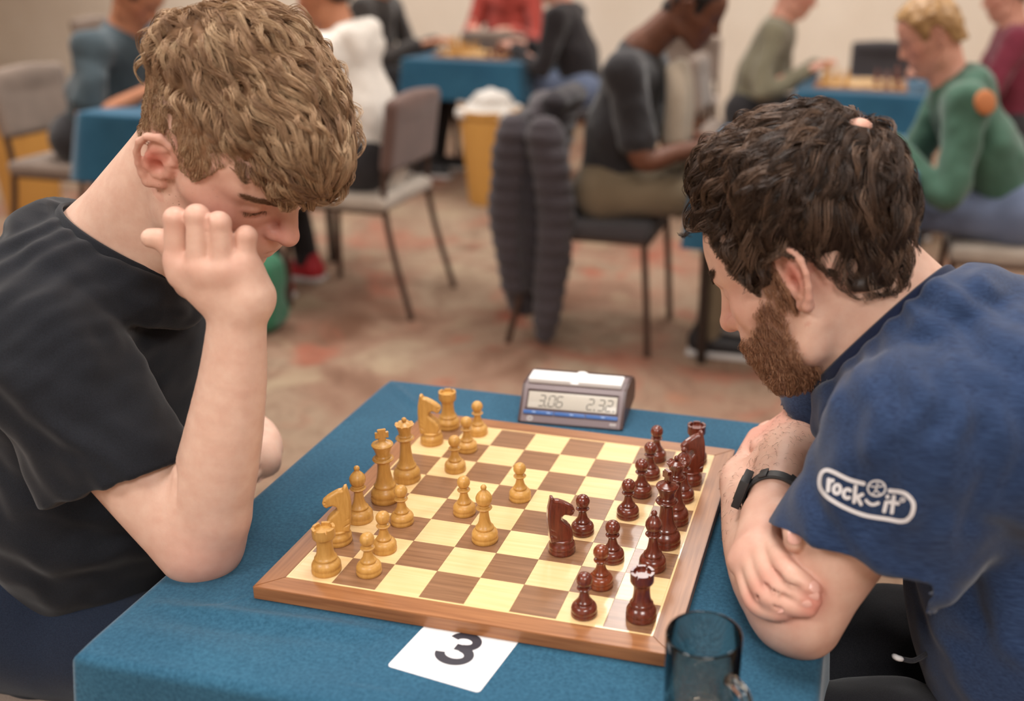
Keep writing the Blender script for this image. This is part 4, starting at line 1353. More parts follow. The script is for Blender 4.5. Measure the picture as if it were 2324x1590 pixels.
# hair: cropped sides, thick wavy top falling over the forehead
M_HAIRL = mat_hair('blond_hair', srgb(116, 83, 60), srgb(171, 137, 105), srgb(207, 178, 143))
F = Field((-0.36, -0.02, 1.05), (0.12, 0.30, 1.42), 0.0022)
def clip_hair(H, grow, edge):
    def fn(x, y, z):
        px, py, pz = x - H.p[0], y - H.p[1], z - H.p[2]
        A = H.A
        f = (px * A[0, 0] + py * A[1, 0] + pz * A[2, 0]) / H.s
        l = (px * A[0, 1] + py * A[1, 1] + pz * A[2, 1]) / H.s
        u = (px * A[0, 2] + py * A[1, 2] + pz * A[2, 2]) / H.s
        d = 1e9
        for c, r in (((0.003, 0, 0.048), (0.091, 0.074, 0.082)), ((-0.026, 0, 0.028), (0.062, 0.065, 0.064)), ((0.040, 0, 0.058), (0.056, 0.061, 0.058)), ((-0.035, 0, -0.02), (0.050, 0.052, 0.06))):
            g = np.clip((u + 0.02) / 0.06, 0.15, 1) * grow
            k0 = np.sqrt(((f - c[0]) / (r[0] + grow)) ** 2 + ((l - c[1]) / (r[1] + grow)) ** 2 + ((u - c[2]) / (r[2] + grow)) ** 2)
            d = np.minimum(d, (k0 - 1) * min(r))
        e = np.interp(f.ravel(), [p[0] for p in edge], [p[1] for p in edge]).reshape(f.shape)
        return np.maximum(d, (e - u) * 0.8)
    return fn
edgeL = [(-0.10, -0.040), (-0.066, -0.040), (-0.056, -0.015), (-0.030, 0.030), (-0.010, 0.044), (0.004, 0.042), (0.012, 0.034), (0.018, 0.022), (0.036, 0.020), (0.048, 0.045), (0.058, 0.070), (0.070, 0.080), (0.095, 0.066), (0.11, 0.05)]
F.put(clip_hair(HL, 0.007, edgeL), HL.p - 0.13, HL.p + 0.15, 0.004)
def blob(x, y, d, r, k=0.03, M=None): F.ell(at_d(x, y, d), r, k, M=M)
VM = np.array([CAM_R[0], CAM_R[1], CAM_R[2]])         # right, down, depth
blob(535, 150, 1.125, (0.064, 0.060, 0.066), 0.03, VM)
blob(460, 150, 1.130, (0.040, 0.048, 0.056), 0.03, VM)
blob(615, 160, 1.110, (0.052, 0.058, 0.064), 0.03, VM)
blob(680, 265, 1.095, (0.044, 0.052, 0.062), 0.03, VM)
blob(718, 355, 1.088, (0.030, 0.034, 0.058), 0.02, VM)
blob(690, 415, 1.090, (0.020, 0.014, 0.044), 0.02, VM)
blob(600, 285, 1.062, (0.040, 0.030, 0.024), 0.02, VM)
hairL_F = F
V, Q = F.mesh(); V = smooth_mesh(V, Q, 2, 0.5); N = vnormals(V, Q)
V2 = V + N * (0.004 * lattice_noise(V, 55, 4) + 0.0025 * lattice_noise(V, 120, 8) - 0.002)[:, None]
hl = mesh_from('hair_mass', V2, Q, M_HAIRL, left, off=LROOT); hl['kind'] = 'stuff'
set_attr(hl, 'rnd', np.full(len(V2), 0.12))
lo = HL.local(V)
crown = at_d(455, 110, 1.10)
def flowL(P):
    l = HL.local(P)
    away = unit(P - crown)
    fwd = np.tile(HL.A[:, 0], (len(P), 1)); dn = np.tile(-HL.A[:, 2], (len(P), 1))
    w = np.clip((l[:, 2] - 0.05) / 0.06, 0, 1)[:, None]
    return unit(away * (0.3 + 0.5 * w) + fwd * (0.25 + 0.85 * w) + dn * (0.15 + 0.75 * (1 - w)) + np.array([0, 0, -0.2]))
short = (lo[:, 2] < 0.088 + 0.20 * np.clip(lo[:, 0] - 0.0, -0.2, 1)) & (lo[:, 0] < 0.058)
iS = np.where(short & (N @ unit(CAM_C - HL.p) > -0.35))[0]; iL = np.where(~short & (N @ unit(CAM_C - HL.p) > -0.45))[0]
parts = []
r1 = np.random.default_rng(5)
rL = r1.choice(iL, 430); uL = HL.local(V[rL])[:, 2]
parts.append(grow_hair(F, V[rL], flowL, np.interp(uL, [0.085, 0.13], [0.020, 0.054]), 12, 0.42, 0.90, 0.006, 24, 0.0029, 0.72, 0.00040, 1, 0.05))
parts.append(grow_hair(F, V[r1.choice(iL, 150)], flowL, np.full(150, 0.040), 10, 0.65, 1.0, 0.010, 14, 0.0020, 0.8, 0.00038, 2, 0.11))
parts.append(grow_hair(F, V[r1.choice(iS, 1500)], flowL, np.full(1500, 0.012), 4, 0.4, 0.6, 0.0016, 4, 0.002, 0.3, 0.00030, 3, 0.10))
ob = merge_hair('hair', parts, M_HAIRL, left, LROOT)
# eyebrow of the near side and lashes
F2 = bodyL_F
lo = HL.local(bodyL_V); tt_ = -lo[:, 1]
cand = np.where((tt_ > 0.017) & (tt_ < 0.054) & (lo[:, 0] > 0.06) & (np.abs(lo[:, 2] - (0.0375 + 0.10 * (tt_ - 0.012) - 1.6 * (tt_ - 0.03) ** 2)) < 0.0042 - 0.05 * (tt_ - 0.017)))[0]
outv = HL.A @ np.array([-0.5, -0.8, 0.1])
r1 = np.random.default_rng(8)
parts = [grow_hair(F2, bodyL_V[r1.choice(cand, 300)], lambda P: np.tile(outv, (len(P), 1)), np.full(300, 0.006), 3, 0.2, 0.5, 0.0006, 2, 0.0009, 0.0, 0.00017, 7)]
lash = np.array([HL(0.0915 - 0.3 * max(0.0, t - 0.022), -t, 0.0145) for t in np.linspace(0.021, 0.045, 30)])
d, n = field_sample(F2, lash); lash = lash - n * d[:, None]
lv = HL.A @ np.array([0.6, -0.3, -0.7])
parts.append(grow_hair(F2, lash, lambda P: np.tile(lv, (len(P), 1)), np.full(30, 0.005), 3, 0.1, 0.5, 0.001, 2, 0.0004, 0.2, 0.00020, 8, 0.3))
merge_hair('eyebrow', parts, mat_hair('brow_hair', srgb(104, 72, 54), srgb(124, 90, 68), srgb(146, 112, 86)), left, LROOT)
# ------------------------------------------------------------------ player in the blue t-shirt
HR = Head((0.524, 0.203, 1.080), (168, 34, 7), 0.985)
RROOT = np.array([0.90, 0.20, 0.0])
right = thing('person', 'bearded dark-haired player in a blue t-shirt leaning on crossed arms', 'person', RROOT)
M_SKR = mat_skin('fair_skin_beard', srgb(214, 170, 150), srgb(200, 122, 108), srgb(224, 186, 166))
R_sh = at_y(2060, 985, 0.060)
R_el = at_y(1815, 1383, 0.052)
R_nb = at_y(2025, 775, 0.205)
R_sf = np.array([0.575, 0.375, 0.945])
R_ef = np.array([0.520, 0.375, 0.795])

F = Field((0.36, -0.04, 0.715), (0.80, 0.54, 1.27), 0.0022)
HR.build(F, ear_out=0.020)
F.cone(HR(-0.022, 0, -0.010), R_nb, 0.056, 0.062, 0.03)
F.cone(HR(-0.050, 0, 0.000), R_nb + np.array([0.035, 0, 0.02]), 0.046, 0.056, 0.03)
F.cone(HR(0.018, 0, -0.055), R_nb + np.array([-0.03, 0, -0.03]), 0.036, 0.048, 0.03)
mid = (R_sh + R_sf) / 2 + np.array([0.05, 0, 0.0])
F.cone(R_nb, mid, 0.062, 0.085, 0.03)
for s_ in (R_sh, R_sf):
    F.cone(mid, s_, 0.07, 0.052, 0.03)
# near upper arm, elbow on the table, forearm lying along the table edge
F.chain([R_sh, lerp(R_sh, R_el, 0.5), R_el], [0.052, 0.050, 0.044], 0.02)
nf = [at_z(1818, 1388, 0.779), at_z(1762, 1325, 0.782), at_z(1722, 1240, 0.780), at_z(1700, 1160, 0.776), at_z(1690, 1095, 0.776)]
F.chain(nf, [0.038, 0.043, 0.039, 0.033, 0.029], 0.02)
F.cone(at_y(1835, 1430, 0.045), at_y(1790, 1395, 0.045), 0.022, 0.028, 0.02)
# near hand holding the far upper arm
F.cone(nf[-1], at_z(1738, 1015, 0.790), 0.028, 0.030, 0.015, flat=((0.6, 0.3, 0.7), 0.7))
for q, (a, b, c) in enumerate((((1722, 1015), (1762, 985), (1806, 968)), ((1714, 1022), (1750, 975), (1796, 965)), ((1708, 1032), (1735, 975), (1780, 965)), ((1702, 1042), (1722, 985), (1765, 970)))):
    z = 0.812 - 0.010 * q
    F.chain([at_z(*a, z), at_z(*b, z + 0.006), at_z(*c, z + 0.008)], [0.0115, 0.0100, 0.0080], 0.003)
F.chain([at_z(1712, 1062, 0.800), at_z(1752, 1025, 0.822), at_z(1790, 1000, 0.836)], [0.016, 0.0125, 0.0095], 0.006)
# far arm: upper arm, elbow, forearm coming back across, watch wrist
F.chain([R_sf, lerp(R_sf, R_ef, 0.5), R_ef], [0.050, 0.046, 0.040], 0.02)
ff = [R_ef, at_z(1800, 1045, 0.818), at_z(1772, 1105, 0.826), at_z(1752, 1155, 0.832)]
F.chain(ff, [0.040, 0.041, 0.035, 0.0285], 0.02)
# far hand gripping the near elbow
wr = at_z(1750, 1165, 0.834)
def fd(x, y, d): return at_d(x, y, d)
FP = [[(1742, 1216, 0.016), (1785, 1292, 0.013), (1822, 1322, 0.009), (1845, 1339, 0.007)],
      [(1718, 1234, 0.016), (1754, 1318, 0.013), (1806, 1350, 0.009), (1846, 1363, 0.007)],
      [(1698, 1252, 0.014), (1734, 1345, 0.012), (1792, 1373, 0.009), (1836, 1381, 0.007)],
      [(1682, 1274, 0.012), (1710, 1364, 0.009), (1752, 1388, 0.008), (1782, 1390, 0.006)]]
idx = []
for ch in FP:
    row = []
    for x, y, o in ch:
        p = on_surface(F, x, y, o); row.append((x, y, float(CAM_R[2] @ (p - CAM_C))))
    idx.append(row)
TH = [(x, y, float(CAM_R[2] @ (on_surface(F, x, y, o) - CAM_C))) for x, y, o in ((1768, 1172, 0.004), (1796, 1168, 0.010), (1803, 1200, 0.011), (1803, 1228, 0.010))]
rr_ = [0.0108, 0.0110, 0.0105, 0.0092]
for q, ch in enumerate(idx):
    P = [fd(*p) for p in ch]
    F.cone(lerp(wr, fd(1722, 1180, 1.120), q / 3 * 0.8), P[0], 0.0190, 0.0130, 0.012)
    F.chain(P, [rr_[q] * 1.1, rr_[q] * 1.05, rr_[q] * 0.95, rr_[q] * 0.80], 0.003)
for a, b in zip(idx[:-1], idx[1:]):
    F.cone(lerp(fd(*a[0]), fd(*b[0]), 0.0), fd(*b[0]), 0.0125, 0.0125, 0.008)
    p0, p1, p2 = (lerp(fd(*a[i]), fd(*b[i]), 0.5) for i in (0, 1, 2)); vw = unit(CAM_C - p1)
    F.cone(lerp(p0, p1, 0.35) + vw * 0.012, p1 + vw * 0.0115, 0.0006, 0.0014, 0.003, 's')
    F.cone(p1 + vw * 0.0115, p2 + vw * 0.0105, 0.0014, 0.0014, 0.003, 's')
F.chain([fd(*p) for p in TH], [0.018, 0.0145, 0.0122, 0.0105], 0.004)
bodyR, V, Q = skin_object(F, 'body', M_SKR, right, RROOT)
lo = HR.local(V)
ear = ((np.abs(lo[:, 1]) > 0.070) & (np.abs(lo[:, 0] + 0.011) < 0.025) & (np.abs(lo[:, 2]) < 0.045)).astype(float)
inner = ear * np.clip(1 - np.hypot((lo[:, 0] + 0.010) / 0.014, (lo[:, 2] - 0.006) / 0.022), 0, 1)
red = 0.3 * ear + 0.8 * inner + 0.45 * gauss(lo, (0.112, 0, -0.008), 0.025) + 0.35 * gauss(lo, (0.07, 0.045, 0.0), 0.035) + 0.5 * gauss(lo, (-0.03, 0.055, -0.005), 0.02)
for ch in idx:
    red += 0.4 * gauss(V, fd(*ch[1]), 0.016) + 0.5 * gauss(V, fd(*ch[3]), 0.014) + 0.35 * gauss(V, fd(*ch[0]), 0.016)
red += 0.3 * gauss(V, wr, 0.03) + 0.55 * gauss(V, at_z(1760, 990, 0.81), 0.06) + 0.35 * gauss(V, R_el, 0.05)
set_attr(bodyR, 'red', np.clip(red, 0, 1)); set_attr(bodyR, 'freckle', np.zeros(len(V)))
def beard_mask(lo):
    """cheek line from the sideburn to the mouth corner, jaw and chin below it"""
    f, l, u = lo.T
    line = np.interp(f, [0.020, 0.034, 0.049, 0.070, 0.090, 0.115], [0.030, 0.006, -0.008, -0.022, -0.028, -0.027])
    rear = np.interp(u, [-0.10, -0.06, -0.03, 0.0, 0.02], [0.022, 0.021, 0.026, 0.026, 0.020])
    a = np.clip((line - u) / 0.012, 0, 1) * np.clip((f - rear) / 0.010, 0, 1)
    under = np.clip((u + 0.118) / 0.018, 0, 1)
    lips = (np.abs(l) < 0.020) & (np.abs(u + 0.0445) < 0.0075) & (f > 0.088)
    return np.where(lips, 0, a * under)
ins = np.linalg.norm(V - HR.p, axis=1) < 0.17
bmsk = np.where(ins, beard_mask(lo), 0)
set_attr(bodyR, 'shadow_hair', np.clip(bmsk * 0.45, 0, 1))
bodyR_F, bodyR_V, bodyR_N = F, V, vnormals(V, Q)

# nails of the gripping hand
M_NAIL = plain('nail', srgb(222, 170, 156), 0.3)
def nail(parent, off, p, d, n, w, l):
    d = unit(d - n * (d @ n)); b = np.cross(n, d)
    V = []; F_ = []
    for i in range(7):
        t = -1 + 2 * i / 6
        for j in range(5):
            s_ = -1 + 2 * j / 4
            ww = w * math.sqrt(max(0.05, 1 - max(0, abs(t) - 0.4) ** 2 * 2))
            V.append(p + d * t * l + b * s_ * ww + n * (-0.0014 * s_ * s_ - 0.0006 * t * t))
    for i in range(6):
        for j in range(4):
            F_.append([i * 5 + j, i * 5 + j + 1, (i + 1) * 5 + j + 1, (i + 1) * 5 + j])
    return mesh_from('fingernail', V, F_, M_NAIL, parent, off=off)
def add_nail(Fx, P0, P1, toward, w, l, parent, off):
    d = unit(P1 - P0); n = unit(toward - d * (toward @ d))
    q = lerp(P0, P1, 0.92)[None, :] + n * 0.010
    for _ in range(3):
        dd, g = field_sample(Fx, q); q = q - g * dd[:, None]
    return nail(parent, off, q[0] + g[0] * 0.0005, d, g[0], w, l)
for q, ch in enumerate(idx):
    P = [fd(*p) for p in ch]
    add_nail(F, P[2], P[3], unit(CAM_C - P[3]) + np.array([0.1, 0, 0.8]), 0.0052, 0.0055, right, RROOT)
add_nail(F, fd(*TH[2]), fd(*TH[3]), unit(CAM_C - fd(*TH[3])), 0.0066, 0.0070, right, RROOT)

# t-shirt
M_TEEB = fabric('blue_heather_jersey', srgb(20, 38, 70), srgb(44, 66, 102), 900, 0.85, 0.2, streak=(60, 420, 700))
F = Field((0.44, -0.06, 0.44), (1.12, 0.52, 1.18), 0.0035)
yv = np.array([0, 1.0, 0])
F.cone((0.86, 0.20, 0.48), (0.80, 0.20, 0.72), 0.135, 0.130, 0.03, flat=(yv, 1.25))
F.cone((0.80, 0.20, 0.72), (0.735, 0.20, 0.92), 0.130, 0.115, 0.05, flat=(yv, 1.30))
F.cone((0.72, 0.11, 0.98), (0.70, 0.30, 0.96), 0.095, 0.090, 0.05)
F.cone((0.725, 0.20, 1.00), R_nb + np.array([0.040, 0, -0.01]), 0.085, 0.068, 0.05)
F.cone((0.70, 0.10, 0.97), R_sh, 0.088, 0.068, 0.05)
F.cone((0.68, 0.30, 0.96), R_sf, 0.085, 0.066, 0.05)
F.cone(R_nb + np.array([0.03, 0, -0.02]), R_sh + np.array([0.01, 0, 0.005]), 0.056, 0.056, 0.04)
F.cone(R_nb + np.array([0.03, 0, -0.02]), R_sf, 0.056, 0.054, 0.04)
F.cone(at_y(2170, 665, 0.20), at_y(2270, 720, 0.19), 0.024, 0.030, 0.03)              # bunched cloth at the nape
F.cone(at_y(2110, 665, 0.15), at_y(2200, 640, 0.22), 0.018, 0.020, 0.02)
hemv = unit(R_el - R_sh)
F.chain([R_sh, lerp(R_sh, R_el, 0.35), lerp(R_sh, R_el, 0.72)], [0.068, 0.070, 0.074], 0.03)
F.cone(R_sh + np.array([0.02, 0, 0]), at_y(2090, 1270, 0.03), 0.066, 0.052, 0.03)      # loose back of the sleeve
F.chain([R_sf, lerp(R_sf, R_ef, 0.55)], [0.064, 0.060], 0.03)
P1, P2, P3 = at_y(1826, 1236, -0.01), at_y(2122, 1334, -0.01), at_y(1985, 1255, 0.12)
hn = unit(np.cross(P2 - P1, P3 - P1))
if hn @ hemv < 0: hn = -hn
hc = lerp(P1, P2, 0.5)
def cut(x, y, z):
    pl = -((x - hc[0]) * hn[0] + (y - hc[1]) * hn[1] + (z - hc[2]) * hn[2])
    ba = R_el - R_sh; L2 = ba @ ba
    t = np.clip(((x - R_sh[0]) * ba[0] + (y - R_sh[1]) * ba[1] + (z - R_sh[2]) * ba[2]) / L2, 0, 1.2)
    r2 = np.sqrt((x - R_sh[0] - t * ba[0]) ** 2 + (y - R_sh[1] - t * ba[1]) ** 2 + (z - R_sh[2] - t * ba[2]) ** 2)
    return np.maximum(pl, np.maximum(r2 - 0.105, x - 0.70 + 0.3 * (y - 0.05)))
F.put(cut, hc - 0.14, hc + 0.14, 0.002, 's')
ax0 = R_sh + hemv * ((hc - R_sh) @ hemv)
F.cone(ax0 - hemv * 0.03, ax0 + hemv * 0.05, 0.056, 0.066, 0.004, 's')
hf = lerp(R_sf, R_ef, 0.55); hv2 = unit(R_ef - R_sf)
F.cone(hf + hv2 * 0.075, hf + hv2 * 0.10, 0.062, 0.062, 0.003, 's')
F.cone(hf + hv2 * 0.0, hf + hv2 * 0.06, 0.050, 0.052, 0.003, 's')
M_COLB = fabric('navy_rib', srgb(16, 26, 52), srgb(24, 36, 66), 900, 0.9, 0.15)
colR = collar_ring(bodyR_F, (at_y(2112, 655, 0.20), at_y(1995, 750, 0.142), at_y(1906, 842, 0.19)), 0.003, right, RROOT, M_COLB, 1.0)
neck_cut(F, *colR)
V, Q = F.mesh(); V = smooth_mesh(V, Q, 2, 0.5); N = vnormals(V, Q)
fold = [(at_y(2150, 700, 0.1), 0.10, unit(at_y(2180, 640, 0.1) - at_y(2100, 760, 0.1)), 0.030, 0.0032, 3),
        (at_y(1990, 960, 0.0), 0.10, unit(at_y(2060, 1000, 0) - at_y(1930, 920, 0)), 0.045, 0.0030, 9),
        (at_y(1960, 1250, 0.0), 0.09, unit(at_y(2060, 1230, 0) - at_y(1880, 1290, 0)), 0.05, 0.0026, 15),
        (at_y(2130, 980, 0.02), 0.09, unit(at_y(2200, 980, 0) - at_y(2080, 980, 0)), 0.035, 0.0032, 19),
        (at_y(2200, 1300, 0.06), 0.16, unit(at_y(2260, 1280, 0) - at_y(2120, 1330, 0)), 0.07, 0.0045, 25),
        (at_y(1900, 900, 0.12), 0.06, unit(at_y(1930, 900, 0.1) - at_y(1860, 920, 0.1)), 0.03, 0.0030, 31)]
V = smooth_mesh(wrinkle(V, N, fold, [(15, 0.0035, 5), (34, 0.0012, 6)]), Q, 1, 0.5)
teeR = mesh_from('t_shirt', V, Q, M_TEEB, right, off=RROOT)
teeR_bvh = BVHTree.FromPolygons([tuple(v) for v in V], [tuple(q) for q in Q])
# hem seam of the near sleeve
# ---- printed emblem and lettering on the sleeve
M_PRINT = plain('white_print', srgb(222, 220, 222), 0.7, 0.2)
def wrap_px(paths, w_px, name, lift=0.0009):
    """strokes given in photo pixels, laid on the shirt surface they were seen on, with real thickness"""
    arr = []
    for P in paths:
        P = np.asarray(P, float)
        seg = np.r_[0, np.cumsum(np.hypot(*np.diff(P, axis=0).T))]
        m = max(4, int(seg[-1] / 4))
        t = np.linspace(0, seg[-1], m)
        P = np.c_[np.interp(t, seg, P[:, 0]), np.interp(t, seg, P[:, 1])]
        T = np.gradient(P, axis=0); T /= np.linalg.norm(T, axis=1)[:, None] + 1e-9
        N2 = np.c_[-T[:, 1], T[:, 0]]
        # rounded ends
        P = np.vstack([P[0] - T[0] * w_px * 0.42, P[0] - T[0] * w_px * 0.25, P, P[-1] + T[-1] * w_px * 0.25, P[-1] + T[-1] * w_px * 0.42])
        N2 = np.vstack([N2[0], N2[0], N2, N2[-1], N2[-1]])
        ww = np.r_[0.5, 0.85, np.ones(m), 0.85, 0.5] * w_px / 2
        top, rows = [], 5
        for k in range(rows):
            off_ = -1 + 2 * k / (rows - 1)
            for p, n_, w_ in zip(P, N2, ww):
                x, y = p + n_ * w_ * off_
                d = ray(x, y)
                hit = teeR_bvh.ray_cast(Vector(CAM_C), Vector(d / np.linalg.norm(d)))
                if hit[0] is None: return None
                top.append(np.array(hit[0]) + np.array(hit[1]) * lift)
        m2 = len(P); top = np.array(top)
        F_ = [[k * m2 + i, (k + 1) * m2 + i, (k + 1) * m2 + i + 1, k * m2 + i + 1] for k in range(rows - 1) for i in range(m2 - 1)]
        arr.append((top, F_))
    V, F_ = join_arrays(arr)
    return mesh_from(name, V, F_, M_PRINT, right, off=RROOT, kind='stuff')
def q4(pts): return [(1500 + x / 2.012, 800 + y / 2.012) for x, y in pts]
def arc(cx, cy, rx, ry, a0, a1, n=18, tilt=0.0):
    a = np.radians(np.linspace(a0, a1, n)); t = math.radians(tilt)
    x, y = rx * np.cos(a), ry * np.sin(a)
    return [(cx + x_ * math.cos(t) - y_ * math.sin(t), cy + x_ * math.sin(t) + y_ * math.cos(t)) for x_, y_ in zip(x, y)]
sm = lambda P: catmull(np.array(P), 6)
wrap_px([q4(sm([(928, 596), (860, 578), (790, 544), (757, 536), (735, 552), (727, 590), (735, 625), (768, 662), (840, 705), (930, 740), (1030, 757), (1100, 768), (1135, 752), (1152, 715), (1150, 680), (1125, 648), (1095, 634), (1045, 628)]))], 9.5, 'emblem_outline')
wrap_px([q4(arc(986, 617, 40, 35, 0, 360, 40))], 4.0, 'emblem_ring')
wrap_px([q4([(956, 606), (984, 612), (1016, 606)]), q4([(985, 612), (982, 626), (966, 648)]), q4([(984, 626), (1004, 646)]), q4(arc(988, 598, 6, 6, 0, 360, 14))], 2.8, 'emblem_disc')
wrap_px([q4([(770, 578), (766, 630)]), q4(sm([(769, 600), (776, 585), (788, 583)]))], 9.0, 'letter_r')
wrap_px([q4(arc(806, 622, 15, 21, 0, 360, 30, 10))], 8.5, 'letter_o')
wrap_px([q4(arc(852, 642, 17, 21, -50, -310, 24, 10))], 8.5, 'letter_c')
wrap_px([q4([(890, 608), (882, 680)]), q4([(922, 645), (888, 660)]), q4([(895, 655), (915, 690)])], 8.5, 'letter_k')
wrap_px([q4(sm([(938, 672), (952, 686), (972, 692), (994, 684)]))], 7.5, 'emblem_smile')
wrap_px([q4([(1030, 680), (1020, 722)]), q4([(1036, 654), (1035, 657)])], 9.0, 'letter_i')
wrap_px([q4([(1066, 655), (1056, 728)]), q4([(1046, 680), (1086, 686)])], 9.0, 'letter_t')
wrap_px([q4(arc(1105, 670, 10, 9, 0, 360, 20))], 4.0, 'registered_ring')
wrap_px([q4(sm([(752, 72), (760, 90), (748, 104), (758, 120)]))], 9.0, 'chest_print')

# trousers
M_TROU = fabric('black_joggers', srgb(36, 36, 40), srgb(50, 50, 55), 800, 0.95, 0.15)
F = Field((0.25, -0.04, 0.0), (1.12, 0.46, 0.68), 0.006)
F.cone((0.88, 0.13, 0.57), (0.88, 0.27, 0.57), 0.120, 0.120, 0.04)
for y in (0.11, 0.30):
    F.cone((0.86, y, 0.555), (0.47, y - 0.01, 0.545), 0.100, 0.078, 0.03)
    F.cone((0.47, y - 0.01, 0.52), (0.44, y - 0.01, 0.10), 0.066, 0.050, 0.03)
V, Q = F.mesh(); V = smooth_mesh(V, Q, 2); N = vnormals(V, Q)
mesh_from('trousers', V + N * (0.009 * lattice_noise(V, 14, 7) + 0.004 * lattice_noise(V, 30, 8))[:, None], Q, M_TROU, right, off=RROOT)
v, f = tube_arrays(catmull([at_y(2026, 1486, 0.10), at_y(2036, 1492, 0.095), at_y(2050, 1496, 0.10)], 4), [0.0015, 0.0026, 0.003, 0.003, 0.003, 0.003, 0.003, 0.0026, 0.001], 8)
mesh_from('drawstring_tip', v, f, M_PRINT, right, off=RROOT)
v, f = tube_arrays(catmull([at_y(2048, 1495, 0.10), at_y(2075, 1498, 0.105), at_y(2110, 1478, 0.115), at_y(2150, 1450, 0.13)], 5), 0.0026, 8)
mesh_from('drawstring', v, f, M_TROU, right, off=RROOT)
for y in (0.09, 0.28):
    F = Field((0.22, y - 0.06, -0.005), (0.54, y + 0.06, 0.14), 0.005)
    F.cone((0.47, y, 0.045), (0.30, y, 0.038), 0.042, 0.036, 0.02)
    F.cone((0.44, y, 0.06), (0.44, y, 0.11), 0.045, 0.045, 0.02)
    V, Q = F.mesh(); mesh_from('shoe', V, Q, M_SHOE, right, off=RROOT)

# wristwatch on the far wrist
M_STRAP = plain('black_resin', srgb(44, 44, 46), 0.5)
M_STEEL = plain('steel', srgb(190, 190, 190), 0.3, 0.5, Metallic=1.0)
watch = empty('wristwatch', np.zeros(3)); watch.parent = right
wc = at_z(1758, 1140, 0.830); wax = unit(ff[3] - ff[2])
w1 = unit(np.cross(wax, unit(CAM_C - wc))); w2 = np.cross(w1, wax)
if w2 @ (CAM_C - wc) < 0: w2 = -w2; w1 = -w1
def wring(r, h, mat, name, a0=0, a1=360, zoff=0.0, thick=0.0028):
    n = 48; V = []; F_ = []
    aa = np.radians(np.linspace(a0, a1, n))
    for a in aa:
        rad = w1 * math.cos(a) * 1.0 + w2 * math.sin(a)
        for (rr2, hh) in ((r, -h), (r + thick, -h * 0.9), (r + thick, h * 0.9), (r, h)):
            V.append(wc + rad * rr2 + wax * (hh + zoff))
    for i in range(n - 1):
        for j in range(4):
            F_.append([i * 4 + j, i * 4 + (j + 1) % 4, (i + 1) * 4 + (j + 1) % 4, (i + 1) * 4 + j])
    return mesh_from(name, V, F_, mat, watch, sharp=35, off=RROOT)
wring(0.0318, 0.0085, M_STRAP, 'strap')
wring(0.0330, 0.0100, M_STRAP, 'strap_keeper', 100, 118, 0.0, 0.0032)
Mw = np.array([w1, w2, wax])
def wbox(name, ang, r, size, mat, zoff=0.0):
    a = math.radians(ang); rad = w1 * math.cos(a) + w2 * math.sin(a); tan = -w1 * math.sin(a) + w2 * math.cos(a)
    M3 = Matrix((tan, wax, rad)).transposed()
    o = box(name, wc + rad * r + wax * zoff - RROOT, size, mat, watch, 0.0012, M3)
    return o
sgn = 180 if (at_d(1700, 1160, 1.1) - wc) @ w1 < 0 else 0
wbox('case', sgn, 0.0375, (0.034, 0.036, 0.0095), M_STRAP)
wbox('dial', sgn, 0.0425, (0.022, 0.022, 0.0010), plain('dial_glass', srgb(70, 76, 70), 0.2))
for q in (-1, 1):
    wbox('button', sgn + (28 if sgn == 180 else -28) * 1.0, 0.0375, (0.004, 0.006, 0.004), M_STEEL, q * 0.010)
wbox('buckle', 90 + (40 if sgn == 180 else -40), 0.0355, (0.010, 0.021, 0.0024), M_STRAP)

# hair
M_HAIRR = mat_hair('dark_brown_hair', srgb(34, 24, 18), srgb(72, 54, 43), srgb(128, 102, 84), 0.42, 0.35)
F = Field((0.34, 0.06, 0.98), (0.72, 0.38, 1.32), 0.0022)
edgeR = [(-0.10, -0.045), (-0.083, -0.046), (-0.053, -0.038), (-0.040, -0.022), (-0.034, 0.010), (-0.026, 0.036), (-0.010, 0.046), (0.008, 0.044), (0.013, 0.024), (0.018, 0.012), (0.038, 0.012), (0.043, 0.032), (0.050, 0.048), (0.055, 0.070), (0.066, 0.100), (0.095, 0.118)]
F.put(clip_hair(HR, 0.010, edgeR), HR.p - 0.14, HR.p + 0.15, 0.004)
def blob(x, y, d, r, k=0.03, M=None): F.ell(at_d(x, y, d), r, k, M=M)
blob(1850, 350, 1.085, (0.066, 0.046, 0.066), 0.03, VM)
blob(1945, 430, 1.070, (0.046, 0.058, 0.064), 0.03, VM)
blob(1745, 380, 1.100, (0.056, 0.040, 0.062), 0.03, VM)
blob(1650, 396, 1.110, (0.034, 0.026, 0.052), 0.02, VM)
blob(1975, 530, 1.062, (0.034, 0.050, 0.052), 0.03, VM)
blob(1830, 440, 1.030, (0.066, 0.044, 0.028), 0.03, VM)
hairR_F = F
V, Q = F.mesh(); V = smooth_mesh(V, Q, 2, 0.5); N = vnormals(V, Q)
V2 = V + N * (0.004 * lattice_noise(V, 50, 14) + 0.0025 * lattice_noise(V, 110, 18) - 0.002)[:, None]
hr = mesh_from('hair_mass', V2, Q, M_HAIRR, right, off=RROOT, kind='stuff')
set_attr(hr, 'rnd', np.full(len(V2), 0.10))
lo = HR.local(V)
crownR = at_d(1945, 285, 1.07)
def flowR(P):
    l = HR.local(P)
    away = unit(P - crownR)
    fwd = np.tile(HR.A[:, 0], (len(P), 1)); dn = np.tile(-HR.A[:, 2], (len(P), 1))
    w = np.clip((l[:, 2] - 0.02) / 0.07, 0, 1)[:, None]
    return unit(away + fwd * 0.15 * w + dn * 0.5 * (1 - w) + np.array([0, 0, -0.2]))
scalp = on_surface(F, 1955, 275, 0.0)
vis = (N @ unit(CAM_C - HR.p) > -0.45) & (np.linalg.norm(V - scalp, axis=1) > 0.012)
